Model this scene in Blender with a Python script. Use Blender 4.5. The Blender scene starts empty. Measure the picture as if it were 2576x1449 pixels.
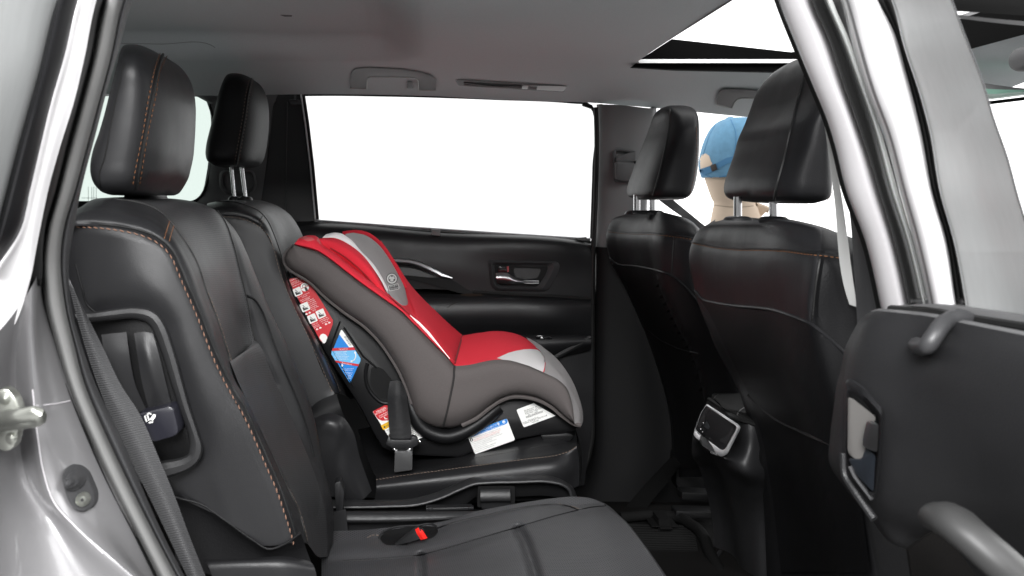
import bpy, bmesh, math, random
from mathutils import Vector, geometry
from mathutils.bvhtree import BVHTree
random.seed(7)
R = math.radians
F, CX, CY, CZ = 2576.0, 1050.0, 500.0, 1.2      # lens in picture units, eye axis, eye height
CAM = Vector((0, 0, CZ))
sc = bpy.context.scene
col = sc.collection

def S(px, py, Y):
    return Vector(((px-CX)*Y/F, Y, (CY-py)*Y/F + CZ))
def pxof(p):
    return (CX + F*p.x/p.y, CY - F*(p.z-CZ)/p.y)
def T(ox, oy, s, pts):                           # close-up view coordinates -> picture coordinates
    return [(ox+s*p[0], oy+s*p[1]) + tuple(p[2:]) for p in pts]
def withY(pts, Y): return [(p[0], p[1], Y) for p in pts]

# ------------------------------------------------------------------ curves
def crv(pts, n, lin=False, closed=False):
    P = [Vector(p) for p in pts]
    if closed: P = P + [P[0]]
    if len(P) == 1: return P*n
    t = [0.0]
    for a, b in zip(P, P[1:]): t.append(t[-1] + max((b-a).length, 1e-6))
    m = []
    k = len(P)
    for i in range(k):
        if closed and i in (0, k-1):
            d0 = t[-1]-t[-2]; d1 = t[1]-t[0]
            m.append(((P[1]-P[0])/d1*d0 + (P[-1]-P[-2])/d0*d1)/(d0+d1))
        elif i == 0: m.append((P[1]-P[0])/(t[1]-t[0]))
        elif i == k-1: m.append((P[-1]-P[-2])/(t[-1]-t[-2]))
        else:
            d0 = t[i]-t[i-1]; d1 = t[i+1]-t[i]
            m.append(((P[i+1]-P[i])/d1*d0 + (P[i]-P[i-1])/d0*d1)/(d0+d1))
    out = []; i = 0
    N = n if closed else n-1
    for j in range(n):
        s = t[-1]*j/N
        while i < k-2 and s > t[i+1]: i += 1
        h = t[i+1]-t[i]; u = (s-t[i])/h
        if lin: out.append(P[i].lerp(P[i+1], u)); continue
        u2, u3 = u*u, u*u*u
        out.append(P[i]*(2*u3-3*u2+1) + m[i]*(h*(u3-2*u2+u)) + P[i+1]*(-2*u3+3*u2) + m[i+1]*(h*(u3-u2)))
    return out
def rnd(pts, r, n=5):                            # round the corners of a 2D polygon
    out = []; k = len(pts)
    for i in range(k):
        a, b, c = (Vector(pts[i-1][:2]), Vector(pts[i][:2]), Vector(pts[(i+1) % k][:2]))
        rr = r if not isinstance(r, (list, tuple)) else r[i]
        d0, d1 = (a-b), (c-b)
        q = min(rr, d0.length*.49, d1.length*.49)
        if q < 1e-6: out.append((b.x, b.y)); continue
        p0 = b+d0.normalized()*q; p1 = b+d1.normalized()*q
        for j in range(n+1):
            u = j/n
            v = p0*(1-u)**2 + b*2*u*(1-u) + p1*u*u
            out.append((v.x, v.y))
    return out

# ------------------------------------------------------------------ mesh builder (world coordinates)
class M:
    def __init__(s):
        s.bm = bmesh.new(); s.uv = s.bm.loops.layers.uv.new('UVMap')
    def bvh(s): return BVHTree.FromBMesh(s.bm)
    def grid(s, rows, mats=None, thick=0, face=True, closed=False):
        bm = s.bm; nr = len(rows); nc = len(rows[0])
        vs = [[bm.verts.new(p) for p in r] for r in rows]
        fs = []
        cu = [0.0]
        mid = nc//2
        for i in range(1, nr): cu.append(cu[-1]+(rows[i][mid]-rows[i-1][mid]).length)
        cv = [0.0]; mr = nr//2
        for j in range(1, nc): cv.append(cv[-1]+(rows[mr][j]-rows[mr][j-1]).length)
        ax = Vector((0, 0, 0))
        for i in range(nr-1):
            for j in range(nc-1 if not closed else nc):
                j2 = (j+1) % nc
                q = [vs[i][j], vs[i+1][j], vs[i+1][j2], vs[i][j2]]
                try: f = bm.faces.new(q)
                except ValueError: continue
                f.material_index = mats[i] if mats else 0
                for l, (a, b) in zip(f.loops, ((i, j), (i+1, j), (i+1, j2), (i, j2))):
                    l[s.uv].uv = (cu[a], cv[b])
                fs.append(f)
                f.normal_update()
                if face: ax += Vector((f.normal.dot((f.calc_center_median()-CAM).normalized())*f.calc_area(), 0, 0))
        if face and ax.x > 0:
            for f in fs: f.normal_flip()
        if thick: s.thicken(fs, thick)
        return vs, fs
    def thicken(s, fs, t):
        bm = s.bm
        vset = {}
        for f in fs:
            f.normal_update()
            for v in f.verts: vset.setdefault(v, Vector()); vset[v] = vset[v] + f.normal*f.calc_area()
        new = {v: bm.verts.new(v.co - (n.normalized() if n.length else Vector((0, -1, 0)))*t) for v, n in vset.items()}
        cnt = {}
        for f in fs:
            vv = list(f.verts)
            for a, b in zip(vv, vv[1:]+vv[:1]): cnt[(a, b)] = f
        for f in list(fs):
            try:
                g = bm.faces.new([new[v] for v in reversed(list(f.verts))]); g.material_index = f.material_index
            except ValueError: pass
        for (a, b), f in cnt.items():
            if (b, a) not in cnt:
                try:
                    g = bm.faces.new([b, a, new[a], new[b]]); g.material_index = f.material_index
                except ValueError: pass
    def patch(s, lines, nu=6, nv=40, mats=None, thick=0, lin=False, face=True, linu=False):
        L = []
        for ln in lines:
            pts = [S(*p) if not isinstance(p, Vector) else p for p in ln]
            L.append(crv(pts, nv, lin))
        k = len(L); rows = []; mi = []
        cols_ = []
        n = nu*(k-1)+1
        t = [i for i in range(k)]
        for j in range(nv):
            P = [L[i][j] for i in range(k)]
            c = []
            for a in range(n):
                x = a/nu; i = min(int(x), k-2); u = x-i
                if linu or k == 2: c.append(P[i].lerp(P[i+1], u)); continue
                def tan(q):
                    if q == 0: return P[1]-P[0]
                    if q == k-1: return P[-1]-P[-2]
                    d0 = max((P[q]-P[q-1]).length, 1e-6); d1 = max((P[q+1]-P[q]).length, 1e-6)
                    return ((P[q+1]-P[q])/d1*d0+(P[q]-P[q-1])/d0*d1)/(d0+d1)
                h = (P[i+1]-P[i]).length
                def tn(q):
                    if q == 0: return (P[1]-P[0])
                    if q == k-1: return (P[-1]-P[-2])
                    return tan(q)*h
                u2, u3 = u*u, u**3
                c.append(P[i]*(2*u3-3*u2+1)+tn(i)*(u3-2*u2+u)+P[i+1]*(-2*u3+3*u2)+tn(i+1)*(u3-u2))
            cols_.append(c)
        rows = [[cols_[j][a] for j in range(nv)] for a in range(n)]
        if mats: mi = [mats[min(i//nu, k-2)] for i in range(n-1)]
        return s.grid(rows, mi or None, thick, face)
    def plate(s, pts, Y, t=.02, bev=0, mi=0, seg=2):          # a flat-faced piece facing the car's near side
        bm = s.bm
        fn = Y if callable(Y) else (lambda x, y: Y)
        v = [bm.verts.new(S(p[0], p[1], fn(p[0], p[1]))) for p in pts]
        f = bm.faces.new(v); f.normal_update()
        if f.normal.y > 0: f.normal_flip(); f.normal_update()
        r = bmesh.ops.extrude_face_region(bm, geom=[f], use_keep_orig=True)
        # original stays in front, the copy goes back
        nv = [g for g in r['geom'] if isinstance(g, bmesh.types.BMVert)]
        nf = [g for g in r['geom'] if isinstance(g, bmesh.types.BMFace)]
        for q in nv: q.co.y += t
        allf = set(nf) | {f} | {l for q in nv for l in q.link_faces}
        for q in allf: q.material_index = mi
        bmesh.ops.recalc_face_normals(bm, faces=list(allf))
        if bev:
            es = list(f.edges)
            rb = bmesh.ops.bevel(bm, geom=es, offset=bev, segments=seg, profile=.5, affect='EDGES', clamp_overlap=True)
            for q in rb['faces']: q.material_index = mi
    def ring(s, outer, inner, Y, t=.012, lip=.0, n=80, mi=0, rim=.35):   # frame with a rounded top between two closed outlines
        fo = Y if callable(Y) else (lambda x, y: Y)
        o = crv([(p[0], p[1], 0) for p in outer], n, True, True)
        i_ = crv([(p[0], p[1], 0) for p in inner], n, True, True)
        # align inner start
        k0 = min(range(n), key=lambda k: (i_[k]-o[0]).length); i_ = i_[k0:]+i_[:k0]
        rows = []
        for u, d in ((0, t), (0, .003), (.12, 0), (.5, -lip), (.88, 0), (1, .003), (1, t)):
            rows.append([S(a.x+(b.x-a.x)*u, a.y+(b.y-a.y)*u, fo(a.x, a.y)+d) for a, b in zip(o, i_)])
        s.grid(rows, [mi]*6, 0, True, True)
    def tube(s, pts, r, n=8, closed=False, res=None, cap=True, mi=0, flat=1.0, up=None, lin=False):
        P = [S(*p) if not isinstance(p, Vector) else p for p in pts]
        if res: P = crv(P, res, lin, closed)
        k = len(P); bm = s.bm
        rr = r if isinstance(r, (list, tuple)) else None
        prev = None; rings = []
        for i, p in enumerate(P):
            a = P[(i-1) % k] if (closed or i) else p
            b = P[(i+1) % k] if (closed or i < k-1) else p
            d = (b-a).normalized() if (b-a).length > 1e-9 else Vector((1, 0, 0))
            if prev is None:
                u_ = Vector(up) if up else (Vector((0, -1, 0)) if abs(d.y) < .9 else Vector((0, 0, 1)))
            else: u_ = prev
            x = (u_ - d*u_.dot(d)).normalized(); y = d.cross(x); prev = x
            q = (rr[0]+(rr[-1]-rr[0])*i/(k-1) if len(rr) == 2 else rr[i]) if rr else r
            rings.append([bm.verts.new(p + x*math.cos(2*math.pi*j/n)*q*flat + y*math.sin(2*math.pi*j/n)*q) for j in range(n)])
        for i in range(k-1 if not closed else k):
            A, Bq = rings[i], rings[(i+1) % k]
            for j in range(n):
                f = bm.faces.new([A[j], A[(j+1) % n], Bq[(j+1) % n], Bq[j]]); f.material_index = mi
        if cap and not closed:
            for rg, inv in ((rings[0], True), (rings[-1], False)):
                f = bm.faces.new(rg[::-1] if inv else rg); f.material_index = mi
    def dent(s, curve, width, depth, n=160, keep=None):       # soft valley along a seam
        c = crv([(p[0], p[1], 0) for p in curve], n)
        for v in s.bm.verts:
            if keep and not keep(v.co): continue
            x, y = pxof(v.co)
            d2 = min((x-q.x)**2+(y-q.y)**2 for q in c)
            if d2 < 9*width*width:
                v.co += (v.co-CAM).normalized()*depth*math.exp(-d2/(width*width))
    def stitches(s, P, L=.0042, gap=.0028, r=.0007, mi=0, tilt=0.0):
        tot = 0; seg = []
        for a, b in zip(P, P[1:]):
            seg.append((tot, a, b)); tot += (b-a).length
        def at(d):
            for t0, a, b in reversed(seg):
                if d >= t0:
                    l = (b-a).length or 1
                    return a.lerp(b, (d-t0)/l)
            return P[0]
        d = 0
        while d+L < tot:
            a, b = at(d), at(d+L)
            if tilt:
                x = (b-a); w = x.cross(Vector((0, 1, 0))).normalized()*tilt; a = a+w; b = b-w
            m_ = (a+b)/2 + Vector((0, -r*.8, 0))
            s.tube([a, m_, b], [r*.5, r, r*.5], 5, mi=mi)
            d += L+gap
    def stack(s, rows, yc, b, n=3.0, seg=40, mi=0, cap=True, bt=None):  # horizontal rounded sections fitted to a silhouette
        out = []
        k = len(rows)
        for i, rw in enumerate(rows):
            py, l, r_ = rw[:3]
            bb = b*(rw[3] if len(rw) > 3 else 1)
            z = (CY-py)*yc/F
            xc = ((l+r_)/2-CX)*yc/F; a = (r_-l)/2*yc/F
            for _ in range(12):
                pts = []
                for j in range(seg):
                    th = 2*math.pi*j/seg; c_, s_ = math.cos(th), math.sin(th)
                    pts.append((xc+a*math.copysign(abs(c_)**(2/n), c_), yc+bb*math.copysign(abs(s_)**(2/n), s_)))
                q = [CX+F*x/y for x, y in pts]
                el, er = l-min(q), r_-max(q)
                xc += (el+er)/2*yc/F*.9; a = max(a+(er-el)/2*yc/F*.9, .004)
            out.append([Vector((x, y, z+CZ)) for x, y in pts])
        # smooth in height
        m = 4*(k-1)+1
        cols_ = [crv([o[j] for o in out], m) for j in range(seg)]
        grid = [[cols_[j][i] for j in range(seg)] for i in range(m)]
        vs, fs = s.grid(grid, [mi]*(m-1), 0, True, True)
        if cap:
            for rg in (vs[0], vs[-1]):
                try: f = s.bm.faces.new(rg); f.material_index = mi
                except ValueError: pass
            bmesh.ops.recalc_face_normals(s.bm, faces=s.bm.faces[:])
    def decal(s, poly, bvh, off=.0015, step=6, mi=0, fallback=None):   # a thin sheet lying on a surface
        poly = [(p[0], p[1]) for p in poly]
        V = []; 
        k = len(poly)
        for i in range(k):
            a, b = Vector(poly[i]), Vector(poly[(i+1) % k])
            m_ = max(1, int((b-a).length/step))
            for j in range(m_): V.append(a.lerp(b, j/m_))
        nb = len(V)
        x0 = min(p.x for p in V); x1 = max(p.x for p in V); y0 = min(p.y for p in V); y1 = max(p.y for p in V)
        def inside(x, y):
            c = False; j = nb-1
            for i in range(nb):
                if (V[i].y > y) != (V[j].y > y) and x < (V[j].x-V[i].x)*(y-V[i].y)/(V[j].y-V[i].y)+V[i].x: c = not c
                j = i
            return c
        bd = V[:]
        y = y0+step/2
        while y < y1:
            x = x0+step/2
            while x < x1:
                if inside(x, y) and min((x-p.x)**2+(y-p.y)**2 for p in bd) > (step*.45)**2: V.append(Vector((x, y)))
                x += step
            y += step
        vo, eo, fo, *_ = geometry.delaunay_2d_cdt(V, [(i, (i+1) % nb) for i in range(nb)], [], 1, 1e-4)
        W = []
        for p in vo:
            W.append(s.bm.verts.new(onto(bvh, p.x, p.y, off, fallback)))
        for f in fo:
            try: g = s.bm.faces.new([W[i] for i in f])
            except ValueError: continue
            g.normal_update(); g.material_index = mi
            if g.normal.dot(g.calc_center_median()-CAM) > 0: g.normal_flip()
    def text(s, body, px, py, size, rot=0, Y=2.0, off=0, mi=0, bvh=None, align='LEFT', sx=1.0):
        c = bpy.data.curves.new('lettering', 'FONT'); c.body = body; c.size = 1; c.align_x = align
        c.resolution_u = 2
        o = bpy.data.objects.new('lettering', c)
        me = bpy.data.meshes.new_from_object(o)
        ca, sa = math.cos(R(rot)), math.sin(R(rot))
        vs = []
        for v in me.vertices:
            x, y = v.co.x*size*sx, v.co.y*size
            qx, qy = px + x*ca + y*sa, py + x*sa - y*ca
            vs.append(s.bm.verts.new(onto(bvh, qx, qy, off, Y) if bvh else S(qx, qy, Y)))
        for p in me.polygons:
            try: f = s.bm.faces.new([vs[i] for i in p.vertices])
            except ValueError: continue
            f.normal_update(); f.material_index = mi
            if f.normal.y > 0: f.normal_flip()
        bpy.data.objects.remove(o); bpy.data.meshes.remove(me); bpy.data.curves.remove(c)
    def flat(s, poly, Y, mi=0):
        f = s.bm.faces.new([s.bm.verts.new(S(p[0], p[1], Y)) for p in poly]); f.normal_update(); f.material_index = mi
        if f.normal.y > 0: f.normal_flip()
    def box(s, x0, x1, y0, y1, z0, z1, bev=0, mi=0):
        r = bmesh.ops.create_cube(s.bm, size=1)
        for v in r['verts']:
            v.co = Vector((x0+(v.co.x+.5)*(x1-x0), y0+(v.co.y+.5)*(y1-y0), z0+(v.co.z+.5)*(z1-z0)+CZ))
        for f in {f for v in r['verts'] for f in v.link_faces}: f.material_index = mi
        if bev:
            rb = bmesh.ops.bevel(s.bm, geom=list({e for v in r['verts'] for e in v.link_edges}), offset=bev, segments=2, affect='EDGES')
            for f in rb['faces']: f.material_index = mi

def onto(bvh, px, py, off, fallback=None):
    d = (S(px, py, 1)-CAM).normalized()
    h = bvh.ray_cast(CAM, d)
    if h[0] is None:
        h2 = bvh.find_nearest(S(px, py, fallback or 2.0))
        p = S(px, py, h2[0].y) if fallback is None else S(px, py, fallback)
        return p - d*off
    return h[0] - d*off
def prj(bvh, pts, off=.001, n=120, fallback=None):
    q = crv([(p[0], p[1], 0) for p in pts], n)
    return [onto(bvh, a.x, a.y, off, fallback) for a in q]

# ------------------------------------------------------------------ objects
def thing(name, label, cat, base, group=None):
    o = bpy.data.objects.new(name, None); col.objects.link(o)
    o.location = base if isinstance(base, Vector) else S(*base)
    o.empty_display_size = .05
    o['label'] = label; o['category'] = cat
    if group: o['group'] = group
    return o
def base_of(o):
    while o.parent: o = o.parent
    return Vector(o.location)
def parts(name, ms, mats, parent):
    return [part(name, x, mats, parent) for x in ms]
def tubes(name, mats, parent, *args):
    for pts, r, n in args:
        m = M(); m.tube(pts, r, n); part(name, m, mats, parent)
def part(name, m, mats, parent=None, label=None, angle=40, sub=0):
    if not isinstance(mats, (list, tuple)): mats = [mats]
    off = base_of(parent) if parent else Vector((0, 0, 0))
    me = bpy.data.meshes.new(name)
    bmesh.ops.translate(m.bm, verts=m.bm.verts[:], vec=-off)
    for f in m.bm.faces: f.smooth = True
    m.bm.to_mesh(me); m.bm.free()
    for x in mats: me.materials.append(x)
    me.set_sharp_from_angle(angle=R(angle))
    o = bpy.data.objects.new(name, me); col.objects.link(o)
    if parent: o.parent = parent
    if label: o['label'] = label
    return o

# ------------------------------------------------------------------ materials
def mat(name, col_, rough=.5, metal=0, bump=0, bscale=400, kind='noise', coat=0, var=0, vscale=30, spec=.5, sheen=0, emit=0, perf=0, stretch=None, dist=.002, uv=False):
    m = bpy.data.materials.new(name); m.use_nodes = True
    nt = m.node_tree; N = nt.nodes; Lk = nt.links
    b = N['Principled BSDF']
    c4 = (*col_, 1)
    b.inputs['Base Color'].default_value = c4
    b.inputs['Roughness'].default_value = rough; b.inputs['Metallic'].default_value = metal
    b.inputs['Specular IOR Level'].default_value = spec
    if coat: b.inputs['Coat Weight'].default_value = coat; b.inputs['Coat Roughness'].default_value = .04
    if sheen: b.inputs['Sheen Weight'].default_value = sheen; b.inputs['Sheen Roughness'].default_value = .5
    tc = N.new('ShaderNodeTexCoord')
    src = tc.outputs['Object']
    if uv: src = tc.outputs['UV']
    if stretch:
        mp = N.new('ShaderNodeMapping'); mp.inputs['Scale'].default_value = stretch; Lk.new(src, mp.inputs['Vector']); src = mp.outputs['Vector']
    colsock = None
    if var:
        n = N.new('ShaderNodeTexNoise'); n.inputs['Scale'].default_value = vscale; n.inputs['Detail'].default_value = 4
        Lk.new(src, n.inputs['Vector'])
        mx = N.new('ShaderNodeMix'); mx.data_type = 'RGBA'
        mx.inputs[6].default_value = tuple(c*(1-var) for c in col_)+(1,); mx.inputs[7].default_value = tuple(min(1, c*(1+var)) for c in col_)+(1,)
        Lk.new(n.outputs['Fac'], mx.inputs[0]); colsock = mx.outputs[2]
        rr = N.new('ShaderNodeMapRange'); rr.inputs[3].default_value = max(0, rough-.08); rr.inputs[4].default_value = min(1, rough+.08)
        Lk.new(n.outputs['Fac'], rr.inputs[0]); Lk.new(rr.outputs[0], b.inputs['Roughness'])
    hs = None
    if bump:
        if kind == 'voronoi':
            t = N.new('ShaderNodeTexVoronoi'); t.feature = 'DISTANCE_TO_EDGE'; t.inputs['Scale'].default_value = bscale
            Lk.new(src, t.inputs['Vector'])
            w = N.new('ShaderNodeMath'); w.operation = 'MINIMUM'; w.inputs[1].default_value = .25; Lk.new(t.outputs['Distance'], w.inputs[0])
            lf = N.new('ShaderNodeTexNoise'); lf.inputs['Scale'].default_value = 26; lf.inputs['Detail'].default_value = 2; lf.inputs['Distortion'].default_value = .6
            Lk.new(src, lf.inputs['Vector'])
            ma = N.new('ShaderNodeMath'); ma.operation = 'MULTIPLY_ADD'; ma.inputs[1].default_value = 1.3
            Lk.new(lf.outputs['Fac'], ma.inputs[0]); Lk.new(w.outputs[0], ma.inputs[2]); hs = ma.outputs[0]
        elif kind == 'wave':
            t = N.new('ShaderNodeTexWave'); t.bands_direction = 'Y'; t.inputs['Scale'].default_value = bscale; t.inputs['Distortion'].default_value = .3
            Lk.new(src, t.inputs['Vector']); hs = t.outputs['Fac']
        else:
            t = N.new('ShaderNodeTexNoise'); t.inputs['Scale'].default_value = bscale; t.inputs['Detail'].default_value = 3
            Lk.new(src, t.inputs['Vector']); hs = t.outputs['Fac']
        bn = N.new('ShaderNodeBump'); bn.inputs['Strength'].default_value = bump; bn.inputs['Distance'].default_value = dist
        Lk.new(hs, bn.inputs['Height']); Lk.new(bn.outputs['Normal'], b.inputs['Normal'])
    if perf:
        mp = N.new('ShaderNodeMapping'); mp.inputs['Rotation'].default_value = (0, 0, R(45)); mp.inputs['Scale'].default_value = (perf, perf, 1)
        Lk.new(tc.outputs['UV'], mp.inputs['Vector'])
        t = N.new('ShaderNodeTexVoronoi'); t.inputs['Randomness'].default_value = 0; t.inputs['Scale'].default_value = 1; t.voronoi_dimensions = '2D'
        Lk.new(mp.outputs['Vector'], t.inputs['Vector'])
        r = N.new('ShaderNodeMapRange'); r.inputs[1].default_value = .2; r.inputs[2].default_value = .36; r.inputs[3].default_value = .25; r.inputs[4].default_value = 1
        Lk.new(t.outputs['Distance'], r.inputs[0])
        mx2 = N.new('ShaderNodeMix'); mx2.data_type = 'RGBA'; mx2.blend_type = 'MULTIPLY'; mx2.inputs[0].default_value = 1
        if colsock: Lk.new(colsock, mx2.inputs[6])
        else: mx2.inputs[6].default_value = c4
        Lk.new(r.outputs[0], mx2.inputs[7]); colsock = mx2.outputs[2]
        sp = N.new('ShaderNodeMath'); sp.operation = 'MULTIPLY'; sp.inputs[1].default_value = spec; Lk.new(r.outputs[0], sp.inputs[0])
        Lk.new(sp.outputs[0], b.inputs['Specular IOR Level'])
    if colsock: Lk.new(colsock, b.inputs['Base Color'])
    return m
def glass(name, tint, refl=1.0, brush=0, rough=.02, ior=1.12):
    m = bpy.data.materials.new(name); m.use_nodes = True
    nt = m.node_tree; N = nt.nodes; Lk = nt.links
    N.remove(N['Principled BSDF']); out = N['Material Output']
    tr = N.new('ShaderNodeBsdfTransparent'); tr.inputs[0].default_value = (*tint, 1)
    gl = N.new('ShaderNodeBsdfGlossy'); gl.inputs['Roughness'].default_value = rough; gl.inputs[0].default_value = (refl, refl, refl, 1)
    fr = N.new('ShaderNodeFresnel'); fr.inputs['IOR'].default_value = ior
    mx = N.new('ShaderNodeMixShader')
    Lk.new(fr.outputs[0], mx.inputs[0]); Lk.new(tr.outputs[0], mx.inputs[1]); Lk.new(gl.outputs[0], mx.inputs[2]); Lk.new(mx.outputs[0], out.inputs[0])
    if brush:
        tc = N.new('ShaderNodeTexCoord'); mp = N.new('ShaderNodeMapping'); mp.inputs['Scale'].default_value = (1, 1, .12); mp.inputs['Rotation'].default_value = (0, R(-14), 0)
        n = N.new('ShaderNodeTexNoise'); n.inputs['Scale'].default_value = 130; n.inputs['Detail'].default_value = 5
        n2 = N.new('ShaderNodeTexNoise'); n2.inputs['Scale'].default_value = 9; n2.inputs['Detail'].default_value = 2
        Lk.new(tc.outputs['Object'], mp.inputs[0]); Lk.new(mp.outputs[0], n.inputs['Vector']); Lk.new(tc.outputs['Object'], n2.inputs['Vector'])
        ad = N.new('ShaderNodeMath'); ad.operation = 'MULTIPLY_ADD'; ad.inputs[1].default_value = .5; Lk.new(n2.outputs[0], ad.inputs[0]); Lk.new(n.outputs[0], ad.inputs[2])
        cm = N.new('ShaderNodeMix'); cm.data_type = 'RGBA'
        cm.inputs[6].default_value = tuple(c*(1-brush) for c in tint)+(1,); cm.inputs[7].default_value = tuple(c*(1+brush) for c in tint)+(1,)
        rg = N.new('ShaderNodeMapRange'); rg.inputs[1].default_value = .45; rg.inputs[2].default_value = 1.05
        Lk.new(ad.outputs[0], rg.inputs[0]); Lk.new(rg.outputs[0], cm.inputs[0]); Lk.new(cm.outputs[2], tr.inputs[0])
    return m

def reflection_glass(name, c, brush):  # diffuse grey colour stands for the bright studio reflected in the glass
    m = mat(name, c, .3, spec=.4)
    nt = m.node_tree; N = nt.nodes; Lk = nt.links; b = N['Principled BSDF']
    tc = N.new('ShaderNodeTexCoord'); mp = N.new('ShaderNodeMapping'); mp.inputs['Scale'].default_value = (1, 1, .12); mp.inputs['Rotation'].default_value = (0, R(-14), 0)
    n = N.new('ShaderNodeTexNoise'); n.inputs['Scale'].default_value = 150; n.inputs['Detail'].default_value = 5
    n2 = N.new('ShaderNodeTexNoise'); n2.inputs['Scale'].default_value = 8; n2.inputs['Detail'].default_value = 3
    Lk.new(tc.outputs['Object'], mp.inputs[0]); Lk.new(mp.outputs[0], n.inputs['Vector']); Lk.new(tc.outputs['Object'], n2.inputs['Vector'])
    ad = N.new('ShaderNodeMath'); ad.operation = 'MULTIPLY_ADD'; ad.inputs[1].default_value = .6; Lk.new(n2.outputs[0], ad.inputs[0]); Lk.new(n.outputs[0], ad.inputs[2])
    rg = N.new('ShaderNodeMapRange'); rg.inputs[1].default_value = .5; rg.inputs[2].default_value = 1.1; Lk.new(ad.outputs[0], rg.inputs[0])
    cm = N.new('ShaderNodeMix'); cm.data_type = 'RGBA'
    cm.inputs[6].default_value = tuple(x*(1-brush) for x in c)+(1,); cm.inputs[7].default_value = tuple(x*(1+brush) for x in c)+(1,)
    Lk.new(rg.outputs[0], cm.inputs[0]); Lk.new(cm.outputs[2], b.inputs['Base Color'])
    b.inputs['Alpha'].default_value = .985
    return m
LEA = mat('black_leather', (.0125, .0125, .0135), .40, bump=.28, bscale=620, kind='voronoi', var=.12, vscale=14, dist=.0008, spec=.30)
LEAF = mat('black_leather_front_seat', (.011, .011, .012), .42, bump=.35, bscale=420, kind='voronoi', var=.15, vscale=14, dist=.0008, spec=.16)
PERFC = mat('cushion_perforated_leather_lit', (.054, .054, .057), .48, bump=.12, bscale=600, kind='noise', perf=240, var=.12, vscale=10, dist=.0008, spec=.35)  # lit copy of the perforated leather, light on the cushion put into colour
PERF = mat('perforated_leather', (.036, .036, .038), .44, bump=.12, bscale=600, kind='noise', perf=250, var=.1, vscale=12, dist=.0008)
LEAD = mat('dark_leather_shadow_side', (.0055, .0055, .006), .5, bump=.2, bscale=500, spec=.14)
PLA = mat('black_plastic', (.012, .012, .013), .40, bump=.25, bscale=900, var=.1, dist=.0006, spec=.3)
PLG = mat('grained_plastic', (.017, .017, .018), .42, bump=.5, bscale=520, kind='voronoi', dist=.0008, var=.12, spec=.4)
PLD = mat('matte_black_plastic', (.006, .006, .0063), .55, bump=.2, bscale=700, spec=.13)
GLO = mat('piano_black', (.006, .006, .007), .12)
DRK = mat('dark_grey_plastic', (.04, .04, .042), .5, bump=.2, bscale=700)
HEAD = mat('headliner_cloth', (.555, .59, .60), .95, bump=.5, bscale=1300, var=.12, vscale=420, dist=.001, spec=.1)
TRIM = mat('grey_trim_plastic', (.17, .17, .172), .6, bump=.3, bscale=1000, var=.05, dist=.0006, spec=.3)
TRIMD = mat('dark_grey_trim', (.085, .085, .087), .55, bump=.3, bscale=1000, spec=.3)
CHR = mat('chrome', (.85, .85, .86), .08, 1)
SAT = mat('satin_silver', (.55, .55, .56), .28, 1)
ALU = mat('brushed_aluminium', (.62, .62, .62), .35, .8)
STL = mat('zinc_steel', (.46, .47, .43), .33, .9, var=.12, vscale=60)
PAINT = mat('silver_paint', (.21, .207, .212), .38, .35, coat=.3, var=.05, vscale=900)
PAINT_HI = mat('silver_paint_highlight', (.70, .69, .70), .4, .0, coat=.5)  # whiter copy of the silver paint, studio highlights put into the colour
PAINT_LIT = mat('silver_paint_lit', (.37, .36, .368), .45, .15, coat=.25, var=.05, vscale=900)  # lit copy of the silver paint, pillar reflections put into the colour
RUB = mat('black_rubber', (.008, .008, .008), .5, spec=.25)
RUBG = mat('grey_rubber', (.13, .13, .128), .6, var=.1, vscale=20)
RUBL = mat('pale_rubber', (.42, .43, .42), .5)
WEB = mat('belt_webbing', (.050, .050, .052), .55, bump=.7, bscale=130, kind='wave', dist=.0012, uv=True)
WEBG = mat('pale_belt_webbing', (.30, .30, .295), .6)
STI = mat('orange_thread', (.14, .065, .033), .8, spec=.1)
STIF = mat('dull_orange_thread', (.15, .07, .036), .8, spec=.1)
STIP = mat('peach_thread', (.21, .12, .085), .8, spec=.1)
STIG = mat('dark_thread', (.15, .11, .085), .7)
RED = mat('red_cloth', (.72, .034, .055), .85, bump=.5, bscale=1500, var=.08, vscale=500, spec=.12)
CGR = mat('charcoal_cloth', (.104, .092, .090), .9, bump=.6, bscale=1500, var=.18, vscale=700, spec=.2)
LGR = mat('light_grey_cloth', (.68, .66, .66), .85, bump=.5, bscale=1500, var=.05, vscale=500, spec=.2)
MGR = mat('mid_grey_cloth', (.36, .345, .345), .85, bump=.5, bscale=1500, var=.1, vscale=500, spec=.2)
WCL = mat('off_white_cloth', (.88, .86, .86), .85, bump=.4, bscale=1500, spec=.2)
SHELL = mat('black_moulded_shell', (.0055, .0055, .006), .42, bump=.15, bscale=600, spec=.2)
LRED = mat('label_red', (.52, .012, .02), .4)
LBLU = mat('label_blue', (.0, .19, .60), .4)
LSKY = mat('label_pale_blue', (.13, .42, .72), .4)
LWHI = mat('label_white', (.78, .78, .76), .4)
LYEL = mat('label_yellow', (.75, .42, .01), .4)
INK = mat('label_ink', (.03, .03, .03), .6)
INKG = mat('label_grey_ink', (.22, .22, .22), .6)
REDP = mat('red_plastic', (.75, .02, .015), .35)
SKIN = mat('mannequin_cloth', (.62, .50, .39), .9, bump=.3, bscale=1200)
DENIM = mat('washed_blue_denim', (.13, .29, .44), .9, bump=.7, bscale=900, var=.22, vscale=60)
DENIMD = mat('denim_seam', (.07, .20, .36), .9)
BRN = mat('dark_brown_plastic', (.03, .022, .017), .4)
MAT = mat('rubber_mat', (.006, .006, .006), .8, spec=.06)
CARP = mat('carpet', (.007, .0066, .0064), 1, bump=.6, bscale=900, spec=.05)
CLEAR = glass('clear_glass', (1, 1, 1))
GREEN = glass('green_tinted_glass', (.60, .64, .62))
GREY = reflection_glass('painted_reflection_glass', (.53, .54, .54), .04)
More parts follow.
